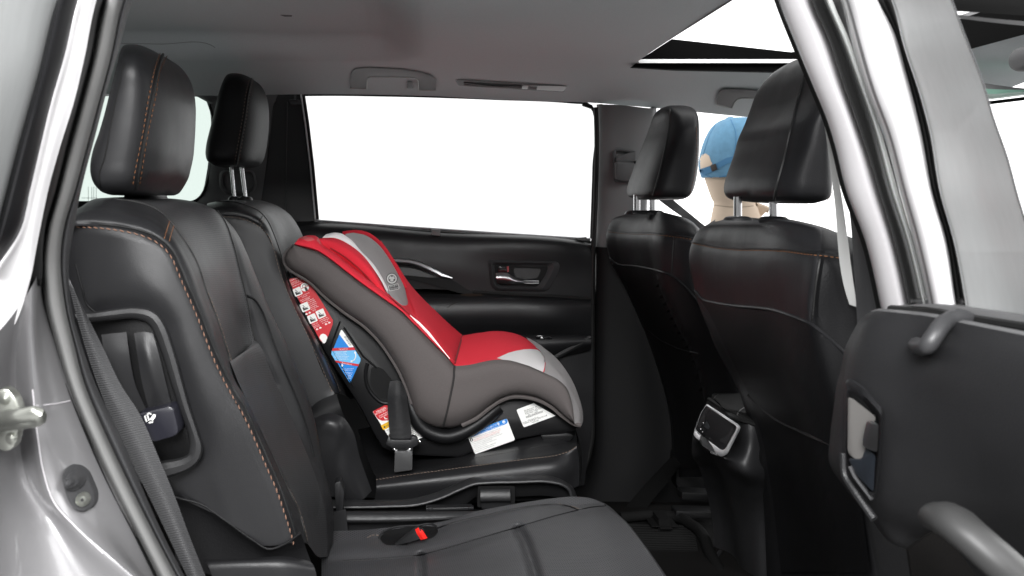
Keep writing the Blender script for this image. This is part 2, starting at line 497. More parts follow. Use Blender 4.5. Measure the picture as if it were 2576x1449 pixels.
LED = mat('panel_legend', (.9, .9, .9), .6)
LEDB = mat('panel_legend_blue', (.05, .4, .6), .6)
LEDR = mat('panel_legend_red', (.5, .06, .04), .6)
SCR = mat('display_glass', (.02, .022, .025), .1)

# ================================================================== THE CAR
car = thing('car', 'silver car seen through its open rear side doorway, black and grey interior', 'car', Vector((0, 1.73, .35)))

def sm(a, b, x):
    t = max(0, min(1, (x-a)/(b-a))); return t*t*(3-2*t)
def zedge(X):
    px = CX + X*F/2.48
    pts = [(-900, 236), (480, 238), (690, 238), (1100, 241), (1480, 259), (1650, 274), (1880, 293), (2300, 330), (4000, 380)]
    for (a, b), (c, d) in zip(pts, pts[1:]):
        if px <= c: py = b+(d-b)*(px-a)/(c-a); break
    else: py = 380
    return (CY-py)*2.48/F
def ceil(X, Y):
    d = abs(Y-1.73); t = max(0, min(1, (d-.22)/.53))
    z0 = .29 - .03*sm(.95, 1.3, X)*1.0
    z = z0 - (z0-zedge(X))*(.35*t**2+.65*t**4)
    z += .042*(1-sm(2.03, 2.15, Y))*(1-sm(-.085, .01, X))*sm(1.15, 1.35, Y)
    return z + .002*math.sin(X*9)*math.sin(Y*7)
SX0, SX1, SY0, SY1 = .459, 1.05, 1.36, 2.14
m = M()
xs = [-1.25+i*.0175 for i in range(98)]; xs = [x for x in xs if x < SX0-.01]+[SX0, SX0+.012] + [SX0+.04+i*.05 for i in range(11)] + [SX1, 1.1, 1.15, 1.2, 1.25, 1.3]
ys = sorted([.98+i*.015 for i in range(101)]+[SY0, SY1])
vg = {}
for i, x in enumerate(xs):
    for j, y in enumerate(ys): vg[i, j] = m.bm.verts.new((x, y, ceil(x, y)+CZ))
for i in range(len(xs)-1):
    for j in range(len(ys)-1):
        cx_, cy_ = (xs[i]+xs[i+1])/2, (ys[j]+ys[j+1])/2
        if SX0 < cx_ < SX1 and SY0 < cy_ < SY1: continue
        f = m.bm.faces.new([vg[i, j], vg[i, j+1], vg[i+1, j+1], vg[i+1, j]])
        f.normal_update()
        if f.normal.z > 0: f.normal_flip()
headliner_bvh = m.bvh()
part('headliner', m, HEAD, car)
# roof skin
m = M()
for (a, b, c, d, z) in ((-1.3, SX0-.02, .9, 2.56, .385), (SX1+.02, 1.35, .9, 2.56, .352), (SX0-.02, SX1+.02, .9, SY0-.02, .352), (SX0-.02, SX1+.02, SY1+.06, 2.56, .300)):
    m.box(a, b, c, d, z, z+.01)
part('roof', m, PAINT, car)
# sunroof
sun = M()
sun.plate([(1590, 168), (1610, 150), (1690, 98), (1990, 131), (2020, 128), (2080, 118), (2400, 118), (2400, 190), (1700, 175)], SY1+.012, .02)
sun.box(SX0, SX1, SY0-.03, SY0-.012, .285, .348)
sun.box(SX1, SX1+.02, SY0, SY1, .285, .348)
s_o = part('sunroof', sun, mat('sunroof_black', (.0025, .0025, .0025), .8, spec=.05), car)
m = M(); m.patch([[Vector((SX0, SY0-.01, .289+CZ)), Vector((SX0, SY1+.01, .289+CZ))], [Vector((SX0-.006, SY0-.01, .32+CZ)), Vector((SX0-.006, SY1+.01, .32+CZ))], [Vector((SX0-.01, SY0-.01, .35+CZ)), Vector((SX0-.01, SY1+.01, .35+CZ))]], 3, 12, face=False)
m.box(SX0+.001, SX0+.006, 1.78, 1.93, .300, .312)
part('reveal', m, TRIM, s_o)
m = M()
for dz, dy in ((.2836, .0), (.2866, .003), (.2896, .006)):
    m.box(SX0+.002, SX1, SY1-.012+dy, SY1-.006+dy, dz-.0012, dz+.0012)
part('rail', m, ALU, s_o)
m = M(); m.grid([[Vector((SX0-.03, SY0-.03, .366+CZ)), Vector((SX1+.03, SY0-.03, .366+CZ))], [Vector((SX0-.03, SY1+.06, .366+CZ)), Vector((SX1+.03, SY1+.06, .366+CZ))]]); part('pane', m, CLEAR, s_o)

# ---- far side: pillars, windows, rear door
# rear quarter window pane and trim round it
m = M()
m.patch([withY([(-250, 236), (200, 236), (480, 238), (610, 240), (700, 238)], 2.505), withY([(-250, 243), (200, 243), (480, 240), (515, 245), (533, 258)], 2.50), withY([(-250, 244), (200, 244), (478, 242), (505, 246), (520, 256)], 2.515)], 4, 30)
m.patch([withY([(700, 236), (690, 260), (680, 330), (668, 430), (655, 520), (640, 640), (640, 800)], 2.49), withY([(600, 236), (600, 300), (596, 420), (590, 540), (590, 640), (590, 800)], 2.47), withY([(533, 250), (541, 280), (540, 360), (532, 440), (520, 490), (495, 512), (470, 800)], 2.50), withY([(518, 252), (528, 280), (527, 360), (519, 440), (508, 484), (488, 508), (460, 800)], 2.52)], 6, 40)
part('rear_pillar_trim', m, TRIMD, car)
m = M(); m.plate([(-250, 500), (220, 506), (500, 512), (520, 560), (560, 800), (-250, 800)], 2.50, .03, .004)
part('rear_side_trim', m, PLD, car)
m = M(); m.plate([(-250, 230), (560, 230), (560, 520), (-250, 520)], 2.53, .004)
qw = part('quarter_window', m, GREEN, car, 'pale green tinted rear quarter window')
m = M()
m.tube(withY([(530, 262), (541, 300), (538, 380), (528, 450), (512, 490), (490, 508), (470, 512)], 2.512), .006, 6, res=40)
part('window_seal', m, RUB, qw)
m = M()
for x in (222, 231, 236, 242): m.tube([(x, 470, 2.528), (x, 506, 2.528)], .0005, 4)
m.tube([(205, 498, 2.528), (245, 498, 2.528)], .0005, 4)
part('antenna_wire', m, INK, qw)
# belt anchor cover on the far rear pillar
m = M()
m.ring(rnd([(553, 428), (640, 428), (648, 470), (630, 492), (570, 492), (550, 470)], 14), rnd([(563, 436), (632, 436), (638, 466), (624, 484), (576, 484), (560, 466)], 12), 2.462, .01, .004)
part('belt_anchor_cover', m, TRIMD, car)

door = M()
# main upper panel of the far rear door (belt line down to the armrest line)
def fdY(x, y): return 2.46
door.patch([[(640, 561, 2.50), (790, 557, 2.50), (1100, 580, 2.50), (1480, 606, 2.50), (1492, 608, 2.50)],
            [(640, 575, 2.465), (790, 572, 2.465), (1100, 594, 2.465), (1480, 618, 2.465), (1492, 620, 2.47)],
            [(640, 640, 2.452), (790, 645, 2.452), (1100, 655, 2.452), (1400, 690, 2.452), (1490, 700, 2.458)],
            [(640, 700, 2.455), (900, 720, 2.455), (1100, 728, 2.455), (1400, 745, 2.455), (1488, 750, 2.46)]], 5, 50, thick=.03)
# lower panel, armrest and pocket
door.patch([[(700, 742, 2.455), (1100, 740, 2.45), (1250, 741, 2.45), (1400, 747, 2.45), (1487, 753, 2.455)],
            [(700, 752, 2.44), (1100, 752, 2.43), (1250, 750, 2.43), (1400, 756, 2.43), (1487, 762, 2.44)],
            [(700, 800, 2.435), (1100, 800, 2.42), (1300, 800, 2.42), (1400, 800, 2.42), (1487, 800, 2.44)],
            [(700, 850, 2.45), (1100, 848, 2.45), (1300, 846, 2.45), (1400, 846, 2.45), (1487, 846, 2.455)]], 5, 40, thick=.02)
door.patch([[(700, 846, 2.455), (1300, 846, 2.455), (1487, 848, 2.46)], [(700, 852, 2.39), (1300, 852, 2.39), (1487, 848, 2.40)], [(700, 880, 2.385), (1300, 872, 2.385), (1487, 856, 2.395)], [(700, 950, 2.42), (1400, 900, 2.42), (1487, 880, 2.43)]], 4, 30)
door.patch([[(700, 880, 2.44), (1400, 880, 2.44), (1490, 876, 2.45)], [(700, 1050, 2.43), (1400, 1050, 2.43), (1490, 1040, 2.445)], [(700, 1240, 2.44), (1400, 1240, 2.44), (1470, 1220, 2.455)]], 4, 30)
fd = part('door', door, PLA, car, 'closed far rear door seen from inside')
# sweeping dark groove and decor strip behind the child seat
m = M()
m.patch([[(960, 650, 2.449), (1040, 672, 2.449), (1080, 685, 2.449), (1140, 706, 2.449), (1180, 730, 2.449), (1220, 741, 2.449)], [(960, 700, 2.447), (1040, 705, 2.447), (1080, 715, 2.447), (1130, 730, 2.447), (1160, 738, 2.447), (1220, 743, 2.449)]], 3, 30)
part('door_recess', m, PLD, fd)
m = M()
m.tube(withY([(985, 657), (1030, 660), (1055, 667), (1085, 680), (1110, 693), (1138, 700)], 2.445), [.0078, .0078, .0085, .0085, .007, .002], 8)
part('decor_strip', m, SAT, fd)
m = M()
m.patch([withY([(1000, 672), (1040, 676), (1075, 688), (1105, 698)], 2.446), withY([(1000, 692), (1040, 694), (1075, 698), (1105, 699)], 2.444)], 3, 20)
part('decor_panel', m, DRK, fd)
m = M()
m.patch([[(1095, 775, 2.448), (1120, 755, 2.448), (1160, 740, 2.448), (1210, 738, 2.448)], [(1110, 788, 2.42), (1135, 768, 2.42), (1170, 752, 2.43), (1215, 744, 2.44)]], 3, 20)
part('wood_strip', m, BRN, fd)
# groove along panel break
m = M(); m.tube(withY([(1190, 735), (1300, 742), (1400, 747), (1486, 753)], 2.452), .006, 6, res=30)
part('panel_groove', m, RUB, fd)
# inner handle
A = (1287.6, 483, 1/3.0)     # close-up: origin at source 1280,720 is picture 858.7
A = (858.7, 483, 1/3.0)
m = M()
o = rnd([(1105, 512), (1650, 520), (1645, 590), (1560, 752), (1165, 745), (1125, 700)], [30, 60, 50, 50, 50, 30])
i = rnd([(1152, 548), (1560, 552), (1548, 610), (1480, 716), (1195, 706), (1172, 680)], [18, 30, 30, 30, 30, 20])
m.ring(T(*A, o), T(*A, i), 2.446, .012, .006, 120)
hz = part('handle_bezel', m, DRK, fd)
m = M(); m.plate(T(*A, rnd([(1140, 538), (1575, 545), (1555, 625), (1490, 726), (1190, 716)], 20)), 2.4485, .002)
part('handle_cup', m, PLD, fd)
m = M(); m.plate(T(*A, rnd([(1300, 575), (1510, 580), (1480, 650), (1380, 660), (1310, 640)], 20)), 2.447, .001)
part('cup_back', m, PLG, fd)
m = M()
m.patch([withY(T(*A, [(1165, 612), (1200, 608), (1250, 612), (1300, 640), (1370, 660), (1490, 668)]), 2.436), withY(T(*A, [(1168, 640), (1210, 640), (1260, 650), (1310, 672), (1380, 680), (1492, 680)]), 2.428), withY(T(*A, [(1175, 690), (1230, 694), (1290, 692), (1330, 690), (1400, 690), (1488, 690)]), 2.434)], 5, 30, thick=.006)
part('handle', m, SAT, fd)
m = M(); m.plate(T(*A, rnd([(1182, 560), (1262, 556), (1262, 606), (1182, 608)], 10)), 2.438, .01, .002)
m.plate(T(*A, [(1250, 560), (1264, 560), (1264, 602), (1252, 606)]), 2.4370, .001, 0, 1)
part('lock_button', m, [GLO, mat('dull_red_mark', (.25, .01, .015), .5)], fd)
# window switch
m = M(); m.plate(T(*A, [(1470, 1085), (1590, 1085), (1590, 1110), (1470, 1110)]), 2.388, .004, .001)
m.text('\u25a0', *T(*A, [(1505, 1104)])[0], 5, 0, 2.3875, mi=1)
part('window_switch', m, [GLO, LED], fd)
# pull-pocket lip
m = M(); m.tube(withY([(1385, 905), (1430, 880), (1470, 858), (1486, 848)], 2.40), .006, 6, res=20)
part('door_pull', m, PLG, fd)
# window of the far rear door
m = M(); m.plate([(760, 230), (1500, 250), (1490, 620), (785, 565)], 2.56, .004)
wn = part('window', m, glass('door_glass', (.74, .745, .745)), fd)
m = M()
m.patch([withY([(696, 240), (684, 300), (676, 400), (664, 480), (655, 560)], 2.50), withY([(762, 238), (771, 300), (781, 400), (790, 480), (797, 556)], 2.515)], 8, 12, thick=.01)
m.patch([withY([(655, 230), (760, 234)], 2.52), withY([(655, 560), (800, 560)], 2.52)], 2, 4)
part('blind_panel', m, PLA, wn)
m = M()
m.tube(withY([(723, 256), (719, 480), (717, 560)], 2.498), .0012, 6)
m.plate(rnd([(726, 250), (752, 250), (758, 262), (732, 264)], 4), 2.50, .01, .002)
m.tube(withY([(742, 240), (742, 250)], 2.50), .003, 6)
part('panel_joint', m, DRK, wn)
m = M()
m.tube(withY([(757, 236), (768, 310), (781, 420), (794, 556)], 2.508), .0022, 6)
part('bright_edge', m, PAINT_HI, wn)
m = M()
m.tube(withY([(763, 236), (774, 310), (787, 420), (799, 556)], 2.512), .0045, 6)
m.tube(withY([(690, 262), (698, 247), (712, 240), (760, 238.5), (1000, 240), (1250, 248), (1440, 257), (1475, 261), (1490, 271), (1497, 290), (1494, 420), (1488, 600)], 2.515), .0042, 6, res=90)
m.plate([(1465, 258), (1490, 264), (1490, 274), (1466, 266)], 2.505, .01)
part('window_seal', m, RUB, wn)
m = M()
m.tube(withY([(795, 556), (1000, 571), (1250, 588), (1485, 603)], 2.50), .0045, 8)
part('sill_strip', m, SAT, wn)
m = M()
m.tube(withY([(790, 563), (1000, 578), (1250, 594), (1486, 609)], 2.488), .0035, 8)
part('sill_seal', m, RUB, wn)
m = M(); m.plate(T(*A, [(1765, 348), (1850, 340), (1855, 358), (1835, 368), (1790, 366)]), 2.478, .008, .002); part('window_clip', m, TRIM, fd)
m = M()
m.plate(rnd([(1086, 577), (1107, 577), (1108, 593), (1086, 592)], 3), 2.455, .02, .003)
for k in range(3): m.tube(withY([(1090, 579.5+k*2.5), (1104, 579.5+k*2.5)], 2.4545), .0006, 5)
part('sunshade_hook', m, TRIM, fd)

# far B pillar
m = M()
m.patch([withY([(1500, 262), (1502, 300), (1501, 450), (1497, 622)], 2.50), withY([(1506, 262), (1509, 300), (1508, 450), (1504, 622)], 2.475), withY([(1560, 264), (1565, 300), (1565, 450), (1560, 626)], 2.45), withY([(1640, 272), (1640, 320), (1625, 450), (1620, 628)], 2.455), withY([(1652, 270), (1648, 330), (1632, 450), (1625, 628)], 2.48)], 6, 24, thick=.01)
part('center_pillar_trim', m, TRIM, car, 'grey upper trim of the far centre pillar')
m = M()
m.patch([withY([(1495, 620), (1494, 800), (1493, 1000), (1490, 1120), (1470, 1190), (1430, 1245)], 2.485), withY([(1502, 621), (1501, 800), (1500, 1000), (1500, 1120), (1490, 1200), (1470, 1262)], 2.455), withY([(1570, 624), (1575, 800), (1575, 1000), (1575, 1120), (1560, 1200), (1550, 1265)], 2.43), withY([(1660, 624), (1700, 800), (1720, 1000), (1720, 1120), (1720, 1200), (1700, 1270)], 2.44), withY([(1760, 624), (1800, 800), (1820, 1000), (1820, 1120), (1820, 1200), (1800, 1300)], 2.47)], 6, 30)
part('lower_pillar_trim', m, PLD, car)
m = M()
m.tube(withY([(1499, 270), (1501, 330), (1498, 500), (1492, 640), (1491, 800), (1490, 1000), (1487, 1120), (1470, 1180), (1440, 1225), (1420, 1240)], 2.462), .006, 8, res=80)
part('door_seal', m, RUB, car)
# belt height adjuster on the far pillar
m = M()
m.ring(rnd([(1543, 372), (1600, 380), (1600, 462), (1543, 460)], 10), rnd([(1549, 378), (1598, 386), (1598, 455), (1549, 454)], 8), 2.438, .008, .001)
m.plate(rnd([(1550, 395), (1600, 378), (1600, 405), (1553, 412)], 6), 2.425, .02, .005)
m.plate(rnd([(1549, 405), (1598, 408), (1598, 450), (1575, 458), (1549, 452)], 8), 2.420, .02, .006)
part('belt_guide', m, TRIMD, car)

# grab handles
def HY(x, y): return onto(headliner_bvh, x, y, 0, 2.44).y
def grab(pts_out, pts_in, Y, name, mt):
    m = M()
    n = 60
    o = crv([(p[0], p[1], 0) for p in pts_out], n); i_ = crv([(p[0], p[1], 0) for p in pts_in], n, True)
    rows = []
    for u, d in ((0, .02), (0, .004), (.1, 0), (.5, -.003), (.92, 0), (1, .004), (1, .02)):
        rows.append([S(a.x+(b.x-a.x)*u, a.y+(b.y-a.y)*u, HY(a.x+(b.x-a.x)*u, a.y+(b.y-a.y)*u)-.016+d) for a, b in zip(o, i_)])
    m.grid(rows)
    return part(name, m, mt, car)
H = (596.5+74.3, 0, .3965)   # view of source 1000..2400 -> picture
H = (670.8, 0, .41673)
g1 = grab(T(*H, [(505, 532), (505, 500), (515, 440), (530, 420), (560, 412), (700, 412), (850, 422), (940, 438), (1000, 460), (1018, 478), (1020, 545)]),
     T(*H, [(604, 538), (604, 530), (606, 490), (612, 470), (625, 463), (700, 462), (800, 463), (890, 468), (905, 475), (914, 490), (916, 545)]), 2.40, 'grab_handle', TRIM)
m = M(); m.plate(T(*H, rnd([(850, 494), (882, 496), (884, 530), (846, 530)], 8)), lambda x, y: HY(x, y)-.018, .02, .004)
part('coat_hook', m, TRIMD, g1)
m = M(); m.tube([S(p[0], p[1], HY(p[0], p[1])-.0162) for p in T(*H, [(502, 532), (604, 538), (606, 490), (612, 472), (625, 465), (890, 469), (905, 476), (914, 490), (918, 543), (1020, 545)])], .0012, 5)
part('handle_edge', m, RUBL, g1)
g2 = grab([(1803, 262), (1803, 255), (1806, 240), (1813, 228), (1825, 224), (1850, 224), (1890, 226), (1960, 236)], [(1842, 272), (1843, 270), (1848, 258), (1856, 250), (1866, 247), (1880, 247), (1900, 248), (1960, 252)], 2.42, 'grab_handle', TRIM)
m = M(); m.tube([S(x, y, HY(x, y)-.0162) for x, y in ((1803, 263), (1820, 269), (1842, 272), (1848, 259), (1856, 250), (1866, 247), (1900, 248))], .0011, 5)
part('handle_edge', m, RUBL, g2)
# lamp and air vent strip over the far window
m = M(); o = rnd(T(*H, [(1140, 482), (1180, 480), (1500, 500), (1815, 518), (1800, 553), (1760, 553), (1450, 532), (1160, 515)]), 4)
m.plate(o, lambda x, y: HY(x, y)-.008, .02, .003)
lv = part('air_vent', m, TRIM, car, 'long ceiling vent with a small lamp')
m = M(); m.plate(rnd(T(*H, [(1185, 492), (1540, 513), (1535, 536), (1450, 530), (1200, 512)]), 3), lambda x, y: HY(x, y)-.0095, .004)
part('vent_slot', m, PLD, lv)
m = M()
for ln, r_ in (([(1190, 500), (1380, 522), (1540, 528)], .0022), ([(1190, 512), (1360, 524), (1540, 518)], .0015)):
    m.tube([S(x, y, HY(x, y)-.0105) for x, y in T(*H, ln)], r_, 6, res=16)
part('vane', m, TRIM, lv)
m = M(); m.plate(rnd(T(*H, [(1545, 515), (1812, 520), (1795, 551), (1540, 535)]), 5), lambda x, y: HY(x, y)-.011, .006, .002)
lp = part('lamp_lens', m, mat('lamp_lens', (.5, .5, .5), .3), lv)
m = M(); m.plate(rnd(T(*H, [(1580, 520), (1636, 522), (1630, 544), (1574, 540)]), 2), lambda x, y: HY(x, y)-.0125, .003, .001)
for k in range(3): m.tube([S(x, y, HY(x, y)-.013) for x, y in T(*H, [(1588, 528+4*k), (1628, 531+4*k)])], .0006, 5)
part('lamp_switch', m, TRIM, lv)
# small ceiling clip and rear ceiling slot
m = M(); m.plate(rnd([(704, 37), (735, 38), (733, 41), (715, 41)], 2), lambda x, y: HY(x, y)-.002, .004, .001)
part('ceiling_clip', m, TRIMD, car)
m = M()
q = [onto(headliner_bvh, x, y, .001) for x, y in ((300, 109), (400, 111), (535, 116), (541, 120))]
m.tube(q, .0005, 6, res=40)
part('ceiling_slot', m, TRIM, car)

# ---- floor, sill, tunnel
m = M()
m.box(-1.3, 1.5, .95, 2.55, -.80, -.78)
m.box(-1.3, 1.5, 2.50, 2.56, -.80, -.22)
m.box(-1.32, -1.28, .9, 2.56, -.80, .30)  # unseen rear wall, raised over the hatch opening to block light
m.box(.70, 1.5, 2.48, 2.50, -.80, -.13)
part('floor_pan', m, CARP, car)
m = M(); m.patch([[(1450, 1262, 2.43), (1700, 1262, 2.43), (1900, 1262, 2.43)], [(1480, 1268, 2.33), (1700, 1272, 2.33), (1900, 1272, 2.33)], [(1500, 1330, 2.1), (1700, 1332, 2.1), (1950, 1335, 2.1)], [(1500, 1600, 1.4), (1700, 1600, 1.4), (2200, 1600, 1.4)]], 4, 10)
part('carpet', m, CARP, car)

# ---- near side, rear: quarter glass, bright surround, door jamb, seal
g_b0 = [(152, -15), (147, 0), (100, 187), (50, 367), (20, 483), (0, 560), (-20, 640)]
m = M(); m.patch([withY([(-160, -15), (-160, 300), (-160, 640)], .70), [(p[0], p[1], .84) for p in g_b0]], 8, 20, thick=.003)
part('near_quarter_glass', m, reflection_glass('painted_reflection_quarter_glass', (.37, .38, .38), .05), car, 'near rear quarter window at the left edge, bright reflection painted grey').name = 'quarter_glass'
m = M()
m.patch([[(p[0]-4, p[1], .835) for p in g_b0], [(p[0]+8, p[1], .825) for p in g_b0], [(190, -15, .845), (185, 0, .845), (150, 150, .845), (120, 253, .845), (90, 377, .845), (64, 483, .845), (40, 575, .845), (-20, 680, .845)], [(202, -15, .87), (197, 0, .87), (160, 150, .87), (130, 253, .87), (100, 377, .87), (75, 483, .87), (52, 575, .87), (-20, 690, .87)]], 5, 40)
part('pillar_garnish', m, mat('gloss_black_pillar', (.009, .009, .010), .5, spec=.2), car)
b1 = [(202, -15), (197, 0), (160, 150), (130, 253), (100, 377), (75, 483), (68, 520), (55, 570), (35, 610), (-20, 660)]
b2 = [(248, -15), (243, 0), (213, 143), (187, 253), (150, 373), (120, 483), (112, 520), (93, 616), (77, 700), (63, 750), (33, 823), (-20, 885)]
m = M()
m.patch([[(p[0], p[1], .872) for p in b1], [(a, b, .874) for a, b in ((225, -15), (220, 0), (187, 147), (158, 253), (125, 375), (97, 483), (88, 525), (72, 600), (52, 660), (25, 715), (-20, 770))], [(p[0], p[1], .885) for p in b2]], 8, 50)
part('door_frame', m, PAINT_HI, car, 'silver frame edge of the near rear doorway, highlight painted into its colour')
# painted door jamb
m = M()
m.patch([[(-60, 860, .80), (-60, 1000, .80), (-60, 1150, .80), (-60, 1300, .80), (-60, 1480, .80)],
         [(0, 830, .855), (-8, 1000, .86), (-5, 1150, .86), (0, 1300, .85), (40, 1480, .84)],
         [(55, 760, .885), (40, 900, .90), (45, 1050, .905), (65, 1200, .90), (150, 1350, .885), (250, 1480, .88)],
         [(80, 720, .882), (78, 870, .885), (88, 1000, .885), (105, 1150, .885), (132, 1250, .882), (185, 1315, .88), (300, 1420, .875), (370, 1480, .875)],
         [(96, 680, .91), (100, 800, .915), (130, 950, .915), (175, 1100, .915), (240, 1250, .915), (330, 1400, .915), (380, 1480, .91)],
         [(104, 640, .94), (106, 740, .94), (140, 870, .94), (193, 1026, .94), (253, 1166, .94), (333, 1326, .94), (405, 1480, .94)]], 6, 60)
jamb_bvh = m.bvh()
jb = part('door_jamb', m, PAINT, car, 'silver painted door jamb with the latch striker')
m = M()
m.tube([onto(jamb_bvh, x, y, .0005) for x, y in ((82, 980), (95, 1100), (110, 1190), (135, 1262), (190, 1325), (260, 1392))], .0007, 6, res=50)  # pale line along the jamb ridge, its highlight put into the colour
m.tube([onto(jamb_bvh, x, y, .0005) for x, y in ((92, 1020), (120, 1018), (160, 1012), (176, 1008))], .0006, 6, res=20)
part('highlight_bead', m, mat('highlight_bead_paint', (.5, .48, .5), .5), jb)
# dark frame strip + grey seal + inner lip
b3 = [(265, -15), (260, 0), (230, 143), (200, 253), (167, 373), (140, 483), (113, 580), (105, 650), (104, 700), (109, 750), (140, 870), (167, 957), (193, 1026), (220, 1090), (253, 1166), (293, 1250), (333, 1326), (405, 1470)]
b4 = [(315, -15), (310, 0), (280, 140), (250, 253), (217, 377), (188, 483), (162, 570), (153, 643), (157, 716), (167, 783), (187, 866), (213, 966), (247, 1050), (277, 1116), (320, 1206), (363, 1293), (400, 1366), (455, 1470)]
b5 = [(338, -15), (333, 0), (303, 110), (273, 213), (240, 340), (203, 483), (187, 570), (174, 650), (174, 716), (182, 783), (203, 860), (240, 966), (300, 1090), (360, 1233), (413, 1350), (475, 1470)]
m = M()
m.patch([[(p[0]-1, p[1], .886) for p in b2[:9]]+[(100, 720, .91)], [(a, b, .90) for a, b in ((258, -15), (252, 0), (222, 143), (194, 253), (160, 373), (133, 483), (110, 570), (102, 640), (100, 720))], [(p[0], p[1], .942) for p in b3[:8]]+[(104, 720, .942)]], 4, 40)
part('frame_channel', m, RUB, car)
m = M()
def lerp_line(a, b, u, dy): 
    A_ = crv([(p[0], p[1], 0) for p in a], 40); B_ = crv([(p[0], p[1], 0) for p in b], 40)
    return [(x.x+(y.x-x.x)*u, x.y+(y.y-x.y)*u, dy) for x, y in zip(A_, B_)]
m.patch([lerp_line(b3, b4, -.03, .955), lerp_line(b3, b4, .08, .938), lerp_line(b3, b4, .35, .929), lerp_line(b3, b4, .65, .932), lerp_line(b3, b4, .9, .942), lerp_line(b3, b4, 1, .955)], 5, 70)
part('door_seal', m, [RUBG], car)
m = M()
m.patch([lerp_line(b4, b5, -.02, .957), lerp_line(b4, b5, .3, .952), lerp_line(b4, b5, .8, .965), lerp_line(b4, b5, 1, 1.0)], 4, 60)
part('seal_lip', m, DRK, car)
m = M()
m.patch([lerp_line(b3, b4, .02, .942), lerp_line(b3, b4, -.12, .936), lerp_line(b3, b4, -.22, .944)], 4, 60)
part('seal_edge', m, RUB, car)
# striker
Kq = (0, 966, 1/3.0)
m = M()
m.plate(T(*Kq, rnd([(-60, 60), (40, 25), (110, 90), (150, 190), (150, 300), (110, 480), (40, 520), (-60, 470)], 40)), .845, .012, .004)
st = part('striker_plate', m, STL, jb)
m = M()
m.tube(T(*Kq, [(-60, 285, .84), (60, 250, .815), (180, 235, .80), (290, 230, .795), (290, 262, .80), (180, 290, .81), (40, 310, .83), (-60, 330, .84)]), .0062, 10, res=50, flat=.8)
part('striker_loop', m, STL, jb)
for (x, y) in ((30, 115), (82, 415)):
    m = M()
    for r0, d in ((46, 0), (30, -.002), (14, -.0025)):
        m.plate(T(*Kq, [(x+r0*math.cos(t*math.pi/10), y+r0*math.sin(t*math.pi/10)) for t in range(20)]), .8435+d, .004, .0008)
    part('screw', m, STL, st)
# rubber bump stop and its screw
m = M()
o = T(*Kq, rnd([(455, 690), (500, 625), (590, 630), (650, 680), (720, 850), (700, 940), (640, 970), (560, 955), (500, 870)], 45))
m.decal([], jamb_bvh) if False else None
JY = lambda x, y: onto(jamb_bvh, x, y, 0, .91).y
m.plate(o, lambda x, y: JY(x, y)-.005, .012, .003)
bs = part('bump_stop', m, DRK, jb)
m = M()
def disc(m, x, y, r, Y, t, bev, mi=0, n=28, tf=Kq):
    m.plate(T(*tf, [(x+r*math.cos(2*math.pi*k/n), y+r*math.sin(2*math.pi*k/n)) for k in range(n)]), Y, t, bev, mi)
disc(m, 545, 735, 80, lambda x, y: JY(x, y)-.010, .012, .003); disc(m, 532, 740, 55, lambda x, y: JY(x, y)-.017, .012, .003); disc(m, 515, 750, 26, lambda x, y: JY(x, y)-.022, .012, .003)
part('rubber_button', m, DRK, bs)
m = M(); disc(m, 618, 878, 52, lambda x, y: JY(x, y)-.008, .006, .001); disc(m, 618, 878, 36, lambda x, y: JY(x, y)-.0105, .004, .001)
part('screw', m, STL, bs)
m = M(); disc(m, 618, 878, 13, lambda x, y: JY(x, y)-.0112, .003, .0005, n=6)
part('screw_socket', m, INK, bs)

# ---- near side, front: centre pillar, open rear door
r0 = [(1954, -15), (1959, 0), (2007, 123), (2050, 227), (2080, 300), (2100, 363), (2130, 483), (2176, 604), (2222, 800)]
r1 = [(2034, -15), (2039, 0), (2080, 93), (2117, 207), (2150, 300), (2184, 397), (2210, 483), (2247, 604), (2266, 680), (2290, 800)]
r2 = [(2069, -15), (2074, 0), (2117, 100), (2157, 207), (2194, 310), (2240, 483), (2280, 604), (2316, 755), (2326, 800)]
r3 = [(2089, -15), (2094, 0), (2137, 100), (2184, 233), (2217, 333), (2260, 483), (2295, 604), (2331, 755), (2340, 800)]
r4 = [(2110, -15), (2115, 0), (2142, 107), (2180, 233), (2222, 340), (2262, 483), (2296, 604), (2332, 755), (2341, 800)]
r5 = [(2200, -15), (2207, 0), (2250, 83), (2284, 200), (2317, 333), (2345, 483), (2380, 604), (2402, 748), (2410, 800)]
r6 = [(2241, -15), (2247, 0), (2280, 123), (2317, 233), (2344, 333), (2370, 483), (2404, 604), (2432, 748), (2440, 800)]
r7 = [(2388, -15), (2394, 0), (2427, 90), (2470, 200), (2500, 300), (2534, 397), (2557, 483), (2595, 610), (2640, 800)]
m = M()
m.patch([lerp_line(r0, r1, 0, 1.004), lerp_line(r0, r1, .06, .997), lerp_line(r0, r1, .35, .985), lerp_line(r0, r1, .75, .978), lerp_line(r0, r1, 1, .985)], 6, 60)
pl = part('center_pillar', m, PAINT_LIT, car, 'silver painted near centre pillar')
m = M(); m.patch([lerp_line(r0, r1, .01, 1.034), lerp_line(r0, r1, -.025, 1.034), lerp_line(r0, r1, -.035, 1.06)], 3, 60); part('pillar_seal', m, RUB, pl)
m = M(); m.patch([lerp_line(r1, r2, -.02, .987), lerp_line(r1, r2, .25, .965), lerp_line(r1, r2, .55, .968), lerp_line(r1, r2, 1.02, .975)], 5, 60); part('door_gap_seal', m, RUB, pl)
